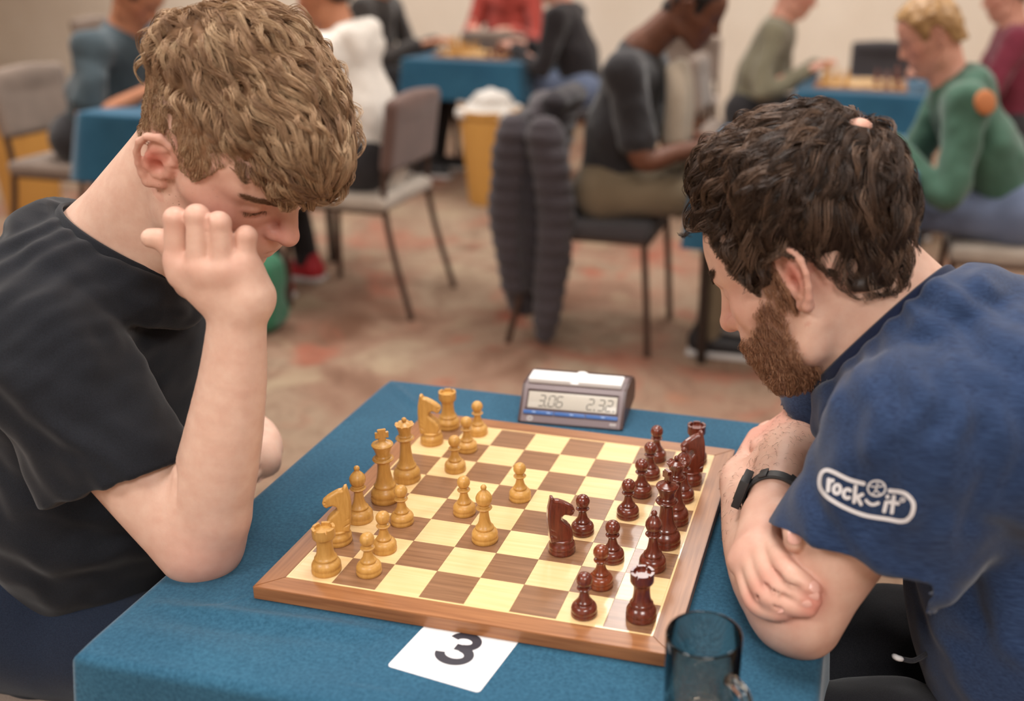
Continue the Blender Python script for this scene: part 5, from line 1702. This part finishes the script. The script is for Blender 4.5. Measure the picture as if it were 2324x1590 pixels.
iL = np.where(vis & (lo[:, 2] > 0.03))[0]; iS = np.where(vis & (lo[:, 2] <= 0.04))[0]
r1 = np.random.default_rng(9)
parts = [grow_hair(F, V[r1.choice(iL, 520)], flowR, np.full(520, 0.052), 12, 0.45, 0.90, 0.007, 19, 0.0029, 0.72, 0.00040, 11, 0.05),
         grow_hair(F, V[r1.choice(iL, 170)], flowR, np.full(170, 0.042), 10, 0.70, 1.0, 0.010, 13, 0.0019, 0.8, 0.00038, 12, 0.12),
         grow_hair(F, V[r1.choice(iS, 420)], flowR, np.full(420, 0.028), 7, 0.6, 0.8, 0.004, 9, 0.0024, 0.4, 0.00038, 13, 0.12)]
merge_hair('hair', parts, M_HAIRR, right, RROOT)
F3 = Field(scalp - 0.03, scalp + 0.03, 0.0015); _d, _n = field_sample(F, scalp[None, :])
F3.ell(scalp - _n[0] * 0.0055, (0.013, 0.012, 0.008), 0.002)
v3, q3 = F3.mesh(); sp_ = mesh_from('scalp', v3, q3, M_SKR, right, off=RROOT)
for an in ('red', 'freckle', 'shadow_hair'): set_attr(sp_, an, np.full(len(v3), 0.25 if an == 'red' else 0.0))
# beard and eyebrow
M_BEARD = mat_hair('brown_beard', srgb(112, 76, 54), srgb(160, 116, 88), srgb(192, 150, 120))
lo = HR.local(bodyR_V)
cand = np.where(ins & (bmsk > np.random.default_rng(1).random(len(bmsk)) * 0.9) & (bodyR_N @ unit(CAM_C - HR.p) > -0.5))[0]
r1 = np.random.default_rng(4)
bdir = HR.A @ np.array([0.25, 0.10, -1.0])
ch_ = r1.choice(cand, 1500)
parts = [grow_hair(bodyR_F, bodyR_V[ch_], lambda P: np.tile(bdir, (len(P), 1)), np.full(1500, 0.010), 4, 0.5, 0.7, 0.0035, 4, 0.0018, 0.3, 0.00026, 21, 0.45)]
cand2 = np.where(ins & (np.abs(lo[:, 0] - 0.016) < 0.011) & (lo[:, 1] > 0.05) & (lo[:, 2] > -0.02) & (lo[:, 2] < 0.03))[0]
if len(cand2):
    parts.append(grow_hair(bodyR_F, bodyR_V[r1.choice(cand2, 160)], lambda P: np.tile(bdir, (len(P), 1)), np.full(160, 0.012), 4, 0.4, 0.7, 0.002, 5, 0.0018, 0.3, 0.0003, 22, 0.2))
merge_hair('beard', parts, M_BEARD, right, RROOT)
lo = HR.local(bodyR_V); tt_ = lo[:, 1]
cand = np.where((tt_ > 0.014) & (tt_ < 0.054) & (lo[:, 0] > 0.06) & (np.abs(lo[:, 2] - (0.043 + 0.10 * (tt_ - 0.012) - 1.6 * (tt_ - 0.03) ** 2)) < 0.0050 - 0.05 * (tt_ - 0.017)))[0]
bro = bodyR_V[r1.choice(cand, 300)]
outv = HR.A @ np.array([-0.5, 0.8, 0.1])
merge_hair('eyebrow', [grow_hair(bodyR_F, bro, lambda P: np.tile(outv, (len(P), 1)), np.full(300, 0.0075), 3, 0.2, 0.5, 0.0008, 2, 0.0009, 0.0, 0.0002, 27)],
           mat_hair('dark_brow', srgb(44, 28, 20), srgb(64, 44, 34), srgb(90, 64, 50)), right, RROOT)
# fine hair on the forearms
cand = np.where(((np.linalg.norm(bodyR_V - ff[1], axis=1) < 0.09) | (np.linalg.norm(bodyR_V - nf[3], axis=1) < 0.10)) & (bodyR_N @ unit(CAM_C - ff[1]) > -0.2))[0]
adir = unit(ff[3] - ff[0])
sel = r1.choice(cand, 500)
merge_hair('arm_hair', [grow_hair(bodyR_F, bodyR_V[sel], lambda P: np.tile(adir, (len(P), 1)) + 0.5 * np.random.default_rng(2).normal(size=P.shape), np.full(500, 0.010), 4, 0.5, 0.7, 0.0012, 1, 0.0005, 0.0, 0.00013, 31, 0.15)],
           mat_hair('arm_hair', srgb(70, 48, 34), srgb(90, 62, 46), srgb(110, 80, 60)), right, RROOT)
# ------------------------------------------------------------------ the hall behind: chairs, tables, players, bins
M_UPH = fabric('brown_upholstery', srgb(92, 70, 64), srgb(112, 88, 80), 500, 0.95, 0.2)
M_UPH2 = fabric('taupe_upholstery', srgb(124, 108, 98), srgb(142, 126, 114), 500, 0.95, 0.2)
M_UPHD = fabric('charcoal_upholstery', srgb(58, 54, 56), srgb(72, 68, 70), 500, 0.95, 0.2)
M_PAD = fabric('pale_pad', srgb(166, 154, 142), srgb(184, 172, 160), 500, 0.95, 0.2)
M_FRAME = plain('chair_frame', srgb(84, 66, 58), 0.4, 0.5, Metallic=0.5)

def tilt_y(a): return Matrix.Rotation(a, 3, 'Y')
def make_chair(uph, pad):
    """facing +x, origin on the floor under the seat centre"""
    t = empty('hall_chair')
    box('seat', (0.0, 0, 0.448), (0.44, 0.45, 0.06), pad, t, 0.022, seg=3)
    F = Field((-0.34, -0.26, 0.50), (-0.10, 0.26, 0.92), 0.008)
    F.rbox((-0.235, 0, 0.700), (0.026, 0.215, 0.140), 0.025, 0.01, M=np.array(tilt_y(-0.16).transposed()))
    F.ell((-0.245, 0, 0.80), (0.028, 0.18, 0.05), 0.03)
    v, q = F.mesh(); mesh_from('backrest', smooth_mesh(v, q, 1), q, uph, t)
    for sy in (-1, 1):
        v, f = tube_arrays([(0.20, sy * 0.20, 0.425), (0.215, sy * 0.205, 0.2), (0.225, sy * 0.21, 0.0)], 0.0125, 8); mesh_from('leg', v, f, M_FRAME, t, sharp=50)
        v, f = tube_arrays(catmull([(-0.30, sy * 0.215, 0.0), (-0.235, sy * 0.205, 0.25), (-0.205, sy * 0.20, 0.44), (-0.215, sy * 0.20, 0.60), (-0.24, sy * 0.20, 0.72)], 4), 0.0125, 8); mesh_from('leg', v, f, M_FRAME, t, sharp=50)
        v, f = tube_arrays([(0.20, sy * 0.20, 0.415), (-0.205, sy * 0.20, 0.415)], 0.011, 8); mesh_from('seat_rail', v, f, M_FRAME, t, sharp=50)
    v, f = tube_arrays([(0.20, -0.20, 0.40), (0.20, 0.20, 0.40)], 0.011, 8); mesh_from('stretcher', v, f, M_FRAME, t, sharp=50)
    return t
chair_kinds = {}
def place_chair(kind, x, y, rz, label):
    if kind not in chair_kinds:
        c = chair_kinds[kind] = make_chair(*{'brown': (M_UPH, M_PAD), 'taupe': (M_UPH2, M_UPH2), 'dark': (M_UPHD, M_UPHD)}[kind])
    else:
        c = copy_tree(chair_kinds[kind])
    c.location = (x, y, 0); c.rotation_euler = (0, 0, rz)
    return tag(c, label, 'chair', 'stacking chairs in the hall')
PI = math.pi
place_chair('taupe', -0.52, 0.20, 0.0, 'chair under the blond player in the black t-shirt')
place_chair('dark', 1.00, 0.20, PI, 'chair under the bearded player in the blue t-shirt')
place_chair('brown', -1.39, 2.88, PI, 'brown-backed chair with a pale seat under the person in the white top')
place_chair('taupe', -2.72, 3.00, 0.0, 'taupe chair behind the person in the slate teal shirt')
place_chair('dark', -0.36, 2.76, 0.0, 'dark chair carrying a quilted grey jacket')
place_chair('brown', 1.08, 2.85, PI, 'brown chair under the blond person in the green hoodie')
place_chair('taupe', -2.53, 5.20, 0.0, 'chair under the person in the dark grey jacket')
place_chair('dark', -1.06, 5.22, PI, 'chair under the person in the black jacket by the far table')
place_chair('taupe', -0.10, 4.74, 0.0, 'chair under the person in the olive shirt')
place_chair('dark', 1.26, 4.62, PI, 'chair under the person in the maroon top')
place_chair('taupe', -2.02, 6.60, -PI / 2, 'chair under the person in the red shirt')
place_chair('dark', 0.62, 5.75, -PI / 2, 'empty charcoal chair by the wall, past the olive shirted person')
place_chair('taupe', -0.62, 5.70, -PI / 2, 'empty taupe chair by the wall, past the black jacketed person')
place_chair('taupe', -1.80, 5.82, PI / 2, 'empty taupe chair with its back to the far table of the red shirted person')
place_chair('taupe', -3.45, 4.40, 0.3, 'empty taupe chair standing apart past the slate teal shirt')
place_chair('taupe', -4.30, 5.40, 0.1, 'empty taupe chair furthest down the hall by the left wall')

add_table(-2.06, 2.97, 0.36, 0.36, 0.734, 'blue covered table between the white top and the slate teal shirt', 'blue cloth between the person in white and the one in slate teal', drop=0.26, seed=3, per=28)
add_table(0.37, 2.86, 0.36, 0.36, 0.734, 'blue covered table between the black t-shirt man and the green hoodie', 'blue cloth between the scarfed man and the green hoodie', drop=0.30, seed=4, per=28)
add_table(-1.74, 5.20, 0.36, 0.36, 0.734, 'blue covered table before the person in the red shirt', 'blue cloth between the dark grey jacket and the black jacket', drop=0.22, seed=5, per=28)
add_table(0.55, 4.68, 0.36, 0.36, 0.734, 'blue covered table between the olive shirt and the maroon top', 'blue cloth between the olive shirt and the maroon top', drop=0.22, seed=6, per=28)

# boards and men on the far tables
def far_set(cx, cy, label_b, where, seed):
    t = NT('far_checker'); ck = t.node('ShaderNodeTexChecker'); ck.inputs['Scale'].default_value = 20.0
    ck.inputs['Color1'].default_value = srgb(228, 186, 118); ck.inputs['Color2'].default_value = srgb(124, 88, 60)
    t.link(t.coords('Object'), ck.inputs['Vector']); t.set(Base_Color=ck.outputs['Color'], Roughness=0.3)
    b = thing('chess_board', label_b, 'chess board', (cx, cy, 0.7345))
    box('frame', (0, 0, 0.006), (0.45, 0.45, 0.012), M_RAILX, b, 0.002)
    box('playing_field', (0, 0, 0.0122), (0.40, 0.40, 0.001), t.m, b)
    r_ = np.random.default_rng(seed)
    def man(src, r, f):
        o = copy_tree(src); o.location = (cx + (r - 3.5) * S, cy + (f - 3.5) * S, 0.7475); o.rotation_euler = (0, 0, r_.random() * 6)
        pale = src.name.startswith('boxwood')
        tag(o, ('pale ' if pale else 'dark ') + src.name.split('_')[1].split('.')[0] + ' on the blurred board ' + where, 'chess piece', ('pale' if pale else 'dark') + ' men on the far boards')
    for f in range(8):
        man(kinds['bp'], 1 if f % 3 else 2, f); man(kinds['rp'], 6 if f % 3 != 1 else 5, f)
    for f, k in ((0, 'br'), (2, 'bb'), (3, 'bq'), (4, 'bk'), (6, 'bn')): man(kinds[k], 0, f)
    for f, k in ((0, 'rr'), (2, 'rb'), (4, 'rk'), (7, 'rr')): man(kinds[k], 7, f)
far_set(-1.74, 5.20, 'chess board on the blue table before the red shirted person', 'before the red shirted person', 3)
far_set(0.50, 4.68, 'chess board on the blue table between olive shirt and maroon top', 'between olive shirt and maroon top', 4)

def ik(a, c, l1, l2, bend):
    a = np.array(a, float); c = np.array(c, float); d = c - a; L = min(np.linalg.norm(d), (l1 + l2) * 0.995); u = unit(d); c = a + u * L
    x = (l1 * l1 - l2 * l2 + L * L) / (2 * L); h = math.sqrt(max(l1 * l1 - x * x, 1e-6))
    b = np.array(bend, float); b = unit(b - u * (b @ u))
    return a + u * x + b * h, c

def seated(label, x, y, yaw, lean, pitch, hands, skin, shirt, trousers, hair, shoe, sleeve='long', hairlen=0.012, seat=0.508, hood=False, dx_head=0.04, head_yaw=0, bald=False, stripe=None, legs=True):
    """a seated figure facing +x in its own frame: one body mesh, clothes and hair as children"""
    root = thing('person', label, 'person', (x, y, 0), yaw)
    h = 0.0065
    hip = np.array([0, 0, seat + 0.06])
    sp = lambda s_: hip + np.array([math.sin(lean) * s_, 0, math.cos(lean) * s_])
    nb = sp(0.49); shl = sp(0.43) + np.array([0, 0.185, 0]); shr = sp(0.43) + np.array([0, -0.185, 0])
    hd = Head(nb + np.array([dx_head + 0.05 * math.sin(lean), 0, 0.135]), (head_yaw, pitch, 0), 1.0)
    lo = (-0.28, -0.42, 0.35); hi = (0.75, 0.42, 1.45)
    F = Field(lo, hi, h)
    hd.build(F)
    F.cone(hd(-0.02, 0, -0.01), nb, 0.055, 0.060, 0.03); F.cone(nb, sp(0.40), 0.06, 0.08, 0.03)
    arms = []
    for s_, hnd in ((shl, hands[0]), (shr, hands[1])):
        out = 0.5 if s_[1] > 0 else -0.5
        el, wr = ik(s_, hnd, 0.29, 0.255, (-0.3, out, -0.9)); arms.append((s_, el, wr))
        F.chain([s_, lerp(s_, el, 0.5), el, lerp(el, wr, 0.5), wr], [0.042, 0.042, 0.038, 0.034, 0.027], 0.015)
        d = unit(wr - el); pl = wr + d * 0.05
        F.cone(wr, pl, 0.027, 0.030, 0.01, flat=((0, 0, 1), 0.6))
        for q in range(4):
            o = np.cross(d, (0, 0, 1)) * (0.018 * (q - 1.5)); b0 = pl + d * 0.025 + o
            F.chain([b0, b0 + d * 0.035 + np.array([0, 0, -0.008]), b0 + d * 0.045 + np.array([0, 0, -0.03])], [0.010, 0.009, 0.008], 0.003)
        o = np.cross(d, (0, 0, 1)) * (-0.03 if s_[1] > 0 else 0.03)
        F.cone(wr + d * 0.02, wr + d * 0.055 + o, 0.012, 0.009, 0.005)
    V, Q = F.mesh(); b = mesh_from('body', smooth_mesh(V, Q, 1), Q, skin, root)
    lc = hd.local(V)
    set_attr(b, 'red', 0.4 * gauss(lc, (0.07, 0.04, -0.01), 0.03) + 0.4 * gauss(lc, (0.07, -0.04, -0.01), 0.03)); set_attr(b, 'freckle', np.zeros(len(V))); set_attr(b, 'shadow_hair', np.zeros(len(V)))
    F = Field((-0.32, -0.45, 0.35), (0.75, 0.45, 1.25), 0.009)
    F.cone(hip + np.array([0, 0, -0.05]), sp(0.22), 0.125, 0.120, 0.04, flat=((0, 1, 0), 1.3))
    F.cone(sp(0.22), sp(0.38), 0.120, 0.105, 0.04, flat=((0, 1, 0), 1.4))
    F.cone(shl, shr, 0.068, 0.068, 0.05); F.cone(sp(0.38), nb + np.array([-0.015, 0, -0.01]), 0.09, 0.062, 0.04)
    for s_, el, wr in arms:
        if sleeve == 'long':
            F.chain([s_, el, lerp(el, wr, 0.93)], [0.064, 0.054, 0.040], 0.03)
        else:
            F.chain([s_, lerp(s_, el, 0.74)], [0.066, 0.066], 0.03)
    if hood:
        F.cone(nb + np.array([-0.07, 0.08, 0.0]), nb + np.array([-0.07, -0.08, 0.0]), 0.055, 0.055, 0.03); F.ell(nb + np.array([-0.09, 0, -0.05]), (0.06, 0.11, 0.08), 0.03)
    V, Q = F.mesh(); V = smooth_mesh(V, Q, 1); N = vnormals(V, Q)
    mesh_from('hooded_top' if hood else 'top', V + N * (0.010 * lattice_noise(V, 12, 3) + 0.004 * lattice_noise(V, 26, 4))[:, None], Q, shirt, root)
    if legs:
        F = Field((-0.25, -0.30, 0.02), (0.70, 0.30, 0.72), 0.010)
        F.cone(hip + np.array([0, 0.09, 0]), hip + np.array([0, -0.09, 0]), 0.115, 0.115, 0.04)
        for sy in (-1, 1):
            kn = np.array([0.43, sy * 0.13, seat + 0.03]); an = np.array([0.40, sy * 0.13, 0.09])
            F.chain([hip + np.array([0, sy * 0.09, -0.01]), kn, an], [0.088, 0.066, 0.050], 0.03)
        V, Q = F.mesh(); mesh_from('trousers', smooth_mesh(V, Q, 1), Q, trousers, root)
        for sy in (-1, 1):
            F = Field((0.28, sy * 0.13 - 0.07, 0.0), (0.66, sy * 0.13 + 0.07, 0.16), 0.008)
            F.cone((0.37, sy * 0.13, 0.05), (0.55, sy * 0.13, 0.042), 0.045, 0.036, 0.02); F.cone((0.38, sy * 0.13, 0.06), (0.39, sy * 0.13, 0.10), 0.045, 0.045, 0.02)
            V, Q = F.mesh(); mesh_from('shoe', V, Q, shoe, root)
            v, f = join_arrays([]) if False else (None, None)
            box('sole', (0.46, sy * 0.13, 0.012), (0.27, 0.085, 0.022), M_SOLE, root, 0.008)
    if not bald:
        F = Field(hd.p - 0.16, hd.p + 0.16, 0.006)
        F.put(clip_hair(hd, hairlen, edgeR), hd.p - 0.15, hd.p + 0.15, 0.006)
        V, Q = F.mesh(); V = smooth_mesh(V, Q, 1); N = vnormals(V, Q)
        hh = mesh_from('hair', V + N * (0.006 * lattice_noise(V, 60, 5))[:, None], Q, hair, root); set_attr(hh, 'rnd', 0.5 + 0.5 * lattice_noise(V, 80, 9))
    return root
M_SOLE = plain('pale_sole', srgb(196, 190, 186), 0.7)
SK1 = mat_skin('tan_skin', srgb(176, 116, 84), srgb(170, 92, 74), srgb(190, 130, 98), 0.05)
SK2 = mat_skin('dark_brown_skin', srgb(94, 58, 42), srgb(104, 56, 44), srgb(112, 72, 54), 0.05)
SK3 = mat_skin('rosy_skin', srgb(200, 142, 120), srgb(196, 110, 96), srgb(212, 158, 138), 0.05)
HB = mat_hair('black_hair', srgb(18, 15, 14), srgb(28, 24, 22), srgb(42, 36, 32))
HBR = mat_hair('brown_hair_far', srgb(46, 32, 24), srgb(66, 48, 36), srgb(88, 66, 50))
HBL = mat_hair('fair_hair_far', srgb(120, 88, 54), srgb(158, 122, 80), srgb(184, 148, 102))
def cl(name, r, g, b): return fabric(name, srgb(r - 6, g - 6, b - 6), srgb(r + 8, g + 8, b + 8), 500, 0.95, 0.2)
C_NAVY, C_DARK, C_KHAKI, C_DENIM = cl('far_navy', 34, 38, 50), cl('far_charcoal', 46, 44, 46), cl('far_khaki', 112, 98, 78), cl('far_denim', 104, 116, 142)
SH_D, SH_R = plain('far_black_shoe', srgb(30, 28, 30), 0.6), plain('far_red_shoe', srgb(176, 36, 46), 0.6)

seated('person in a white hooded top with dark hair and red shoes', -1.32, 2.88, PI, 0.22, 20, [(0.42, 0.10, 0.78), (0.44, -0.10, 0.78)], SK1, cl('white_fleece', 222, 214, 204), C_DARK, HB, SH_R, hood=True)
seated('person in a slate teal shirt with tan skin, bent over a blue table', -2.68, 3.00, 0.05, 0.46, 42, [(0.38, 0.14, 0.79), (0.40, -0.16, 0.79)], SK1, cl('slate_teal', 62, 74, 80), C_DARK, HB, SH_D, sleeve='short')
seated('dark-skinned man in a charcoal t-shirt looking at his hands beside a blue cloth', -0.33, 2.76, 0.0, 0.20, 32, [(0.36, 0.04, 0.74), (0.36, -0.06, 0.74)], SK2, cl('charcoal_tee', 42, 40, 42), C_KHAKI, HB, SH_D, sleeve='short', hairlen=0.008, dx_head=0.16)
seated('fair-haired person in a green hoodie and jeans leaning on a blue table', 1.06, 2.84, PI + 0.08, 0.54, 30, [(0.44, 0.16, 0.80), (0.50, -0.10, 0.80)], SK3, cl('green_hoodie', 66, 98, 82), C_DENIM, HBL, SH_D, hood=True, hairlen=0.018)
seated('person in a dark grey jacket left of the far blue table', -2.50, 5.20, 0.0, 0.22, 20, [(0.42, 0.12, 0.79), (0.42, -0.12, 0.79)], SK1, cl('dark_grey_jacket', 66, 62, 60), C_DARK, HB, SH_D)
seated('person in a black jacket with dark hair facing the dark grey jacket', -1.10, 5.22, PI, 0.30, 25, [(0.40, 0.12, 0.79), (0.40, -0.12, 0.79)], SK3, cl('black_jacket', 40, 36, 38), C_DENIM, HBR, SH_D, hairlen=0.022)
seated('person in a red shirt sitting behind the far blue table', -2.02, 6.55, -PI / 2, 0.15, 15, [(0.40, 0.14, 0.80), (0.40, -0.14, 0.80)], SK3, cl('red_shirt', 158, 62, 52), C_DARK, HBR, SH_D)
seated('person in an olive shirt bent towards a far chess board', -0.08, 4.74, 0.0, 0.32, 25, [(0.34, 0.10, 0.80), (0.30, -0.16, 0.80)], SK3, cl('olive_shirt', 122, 116, 96), C_DARK, HBR, SH_D)
seated('person in a maroon top half hidden behind the green hoodie', 1.24, 4.62, PI, 0.10, 20, [(0.40, 0.12, 0.80), (0.40, -0.12, 0.80)], SK3, cl('maroon_top', 116, 44, 60), C_DARK, HBR, SH_D)
# beige scarf of fabric down the front of the man in the charcoal t-shirt
F = Field((-0.30, 2.55, 0.62), (0.10, 2.98, 1.04), 0.007)
F.chain([(-0.10, 2.72, 0.985), (-0.085, 2.70, 0.90), (-0.09, 2.70, 0.76)], [0.035, 0.042, 0.045], 0.02); F.chain([(-0.10, 2.82, 0.985), (-0.085, 2.80, 0.90), (-0.09, 2.80, 0.76)], [0.035, 0.042, 0.045], 0.02)
V, Q = F.mesh(); tag(mesh_from('scarf', smooth_mesh(V, Q, 1), Q, cl('beige_knit', 176, 162, 144)), 'pale beige scarf hanging over the chest of the dark-skinned man', 'scarf')
# round orange patch on the green hoodie's shoulder
gh = [o for o in bpy.data.objects if o.get('label', '').startswith('fair-haired person in a green')][0]
gt = [c for c in gh.children if c.name.startswith('hooded')][0]
bpy.context.view_layer.update()
Mw_ = gh.matrix_world
bv = BVHTree.FromPolygons([tuple(Mw_ @ v.co) for v in gt.data.vertices], [tuple(p.vertices) for p in gt.data.polygons])
dd = ray(2236, 232); hit = bv.ray_cast(Vector(CAM_C), Vector(dd / np.linalg.norm(dd)))
if hit[0] is not None:
    n_ = np.array(hit[1]); n_ = n_ if n_ @ (CAM_C - np.array(hit[0])) > 0 else -n_
    a_ = unit(np.cross(n_, (0, 0, 1.0))); b_ = np.cross(n_, a_)
    F = Field(np.array(hit[0]) - 0.08, np.array(hit[0]) + 0.08, 0.004)
    F.ell(np.array(hit[0]), (0.040, 0.040, 0.012), 0.003, M=np.array([a_, b_, n_]))
    V, Q = F.mesh(); V = np.array([tuple(Mw_.inverted() @ Vector(v)) for v in V])
    mesh_from('round_patch', V, Q, plain('orange_patch', srgb(182, 112, 66), 0.8), gh)

# quilted jacket hanging on the back of the dark chair
M_QUILT = cl('grey_quilting', 64, 58, 62)
M_QUILTD = cl('dark_lining', 44, 40, 44)
jk = thing('quilted_jacket', 'grey quilted jacket draped over a chair back, almost touching the carpet', 'jacket', (-0.53, 2.74, -0.03))
def jpart(name, chain, rads, mat, flat=None, wl=0.055):
    P = np.array(chain); F = Field(P.min(0) - 0.15, P.max(0) + 0.15, 0.007)
    F.chain(chain, rads, 0.03, flat=flat)
    V, Q = F.mesh(); V = smooth_mesh(V, Q, 1); N = vnormals(V, Q)
    d = 0.007 * np.abs(np.sin(math.pi * V[:, 2] / wl)) + 0.008 * lattice_noise(V, 11, 5)
    mesh_from(name, V + N * d[:, None], Q, mat, jk)
jpart('shell', [(-0.02, 0.0, 0.84), (-0.07, -0.02, 0.60), (-0.09, -0.04, 0.32), (-0.09, -0.02, 0.20)], [0.085, 0.090, 0.092, 0.088], M_QUILT, flat=((0, 1, 0), 1.8))
jpart('sleeve', [(-0.10, -0.17, 0.80), (-0.12, -0.19, 0.55), (-0.10, -0.18, 0.26)], [0.060, 0.062, 0.050], M_QUILT)
jpart('sleeve', [(0.02, -0.20, 0.80), (0.06, -0.20, 0.55), (0.03, -0.21, 0.18), (0.02, -0.21, 0.08)], [0.060, 0.060, 0.052, 0.034], M_QUILT)
jpart('lining', [(-0.03, -0.12, 0.78), (-0.03, -0.19, 0.5), (-0.03, -0.19, 0.28)], [0.05, 0.055, 0.04], M_QUILTD)
jpart('collar', [(0.03, -0.12, 0.90), (0.03, 0.12, 0.90)], [0.045, 0.045], M_QUILTD)

# waste bins
M_BIN = plain('yellow_plastic', srgb(200, 148, 74), 0.55)
M_BAG = plain('white_liner', srgb(214, 208, 200), 0.6)
def waste_bin(x, y, r, hgt, label):
    t = thing('waste_bin', label, 'bin', (x, y, 0), 0, 'yellow waste bins')
    v, f = lathe_arrays([(0, 0.004), (r * 0.70, 0.004), (r * 0.72, 0), (r * 0.74, 0.01), (r * 0.98, hgt - 0.03), (r * 1.04, hgt - 0.03), (r * 1.05, hgt), (r * 0.99, hgt), (r * 0.95, hgt - 0.03), (r * 0.70, 0.02), (0, 0.02)], 28)
    mesh_from('tub', v, f, M_BIN, t, sharp=40)
    F = Field((-r * 1.3, -r * 1.3, hgt - 0.10), (r * 1.3, r * 1.3, hgt + 0.18), 0.008)
    F.rbox((0, 0, hgt - 0.02), (r * 0.85, r * 0.85, 0.03), 0.02); F.ell((0.02, 0, hgt + 0.02), (r * 0.7, r * 0.6, 0.085), 0.03); F.ell((-0.05, 0.03, hgt + 0.0), (r * 0.5, r * 0.6, 0.06), 0.03)
    V, Q = F.mesh(); N = vnormals(V, Q)
    mesh_from('liner_bag', V + N * (0.014 * lattice_noise(V, 22, 4))[:, None], Q, M_BAG, t)
waste_bin(-1.47, 4.58, 0.165, 0.52, 'yellow waste bin with a white liner before the far blue table')
waste_bin(-3.60, 3.60, 0.17, 0.52, 'yellow waste bin with a white liner past the taupe chair of the slate teal shirt')

# green rucksack on the carpet and a black bag on a chair
def bag(label, loc, cmat, sx=1.0):
    t = thing('rucksack', label, 'bag', loc)
    F = Field((-0.2, -0.2, -0.01), (0.2, 0.2, 0.40), 0.007)
    F.rbox((0, 0, 0.15), (0.13 * sx, 0.085, 0.145), 0.06); F.rbox((0, -0.085, 0.10), (0.09 * sx, 0.035, 0.08), 0.03, 0.02)
    V, Q = F.mesh(); N = vnormals(V, Q); mesh_from('bag_body', V + N * (0.008 * lattice_noise(V, 16, 4))[:, None], Q, cmat, t)
    v, f = tube_arrays(catmull([(-0.04, 0, 0.285), (-0.03, 0, 0.33), (0.03, 0, 0.33), (0.04, 0, 0.285)], 5), 0.008, 8); mesh_from('handle', v, f, cmat, t)
    v, f = tube_arrays(catmull([(-0.08, 0.085, 0.26), (-0.09, 0.13, 0.16), (-0.08, 0.09, 0.04)], 5), 0.011, 8); mesh_from('strap', v, f, cmat, t)
bag('green rucksack on the carpet near the red shoes', (-1.62, 2.42, 0.0), cl('green_nylon', 48, 104, 76))
bag('black rucksack standing on the seat of an empty taupe chair', (-3.42, 4.40, 0.472), cl('black_nylon', 42, 40, 40))
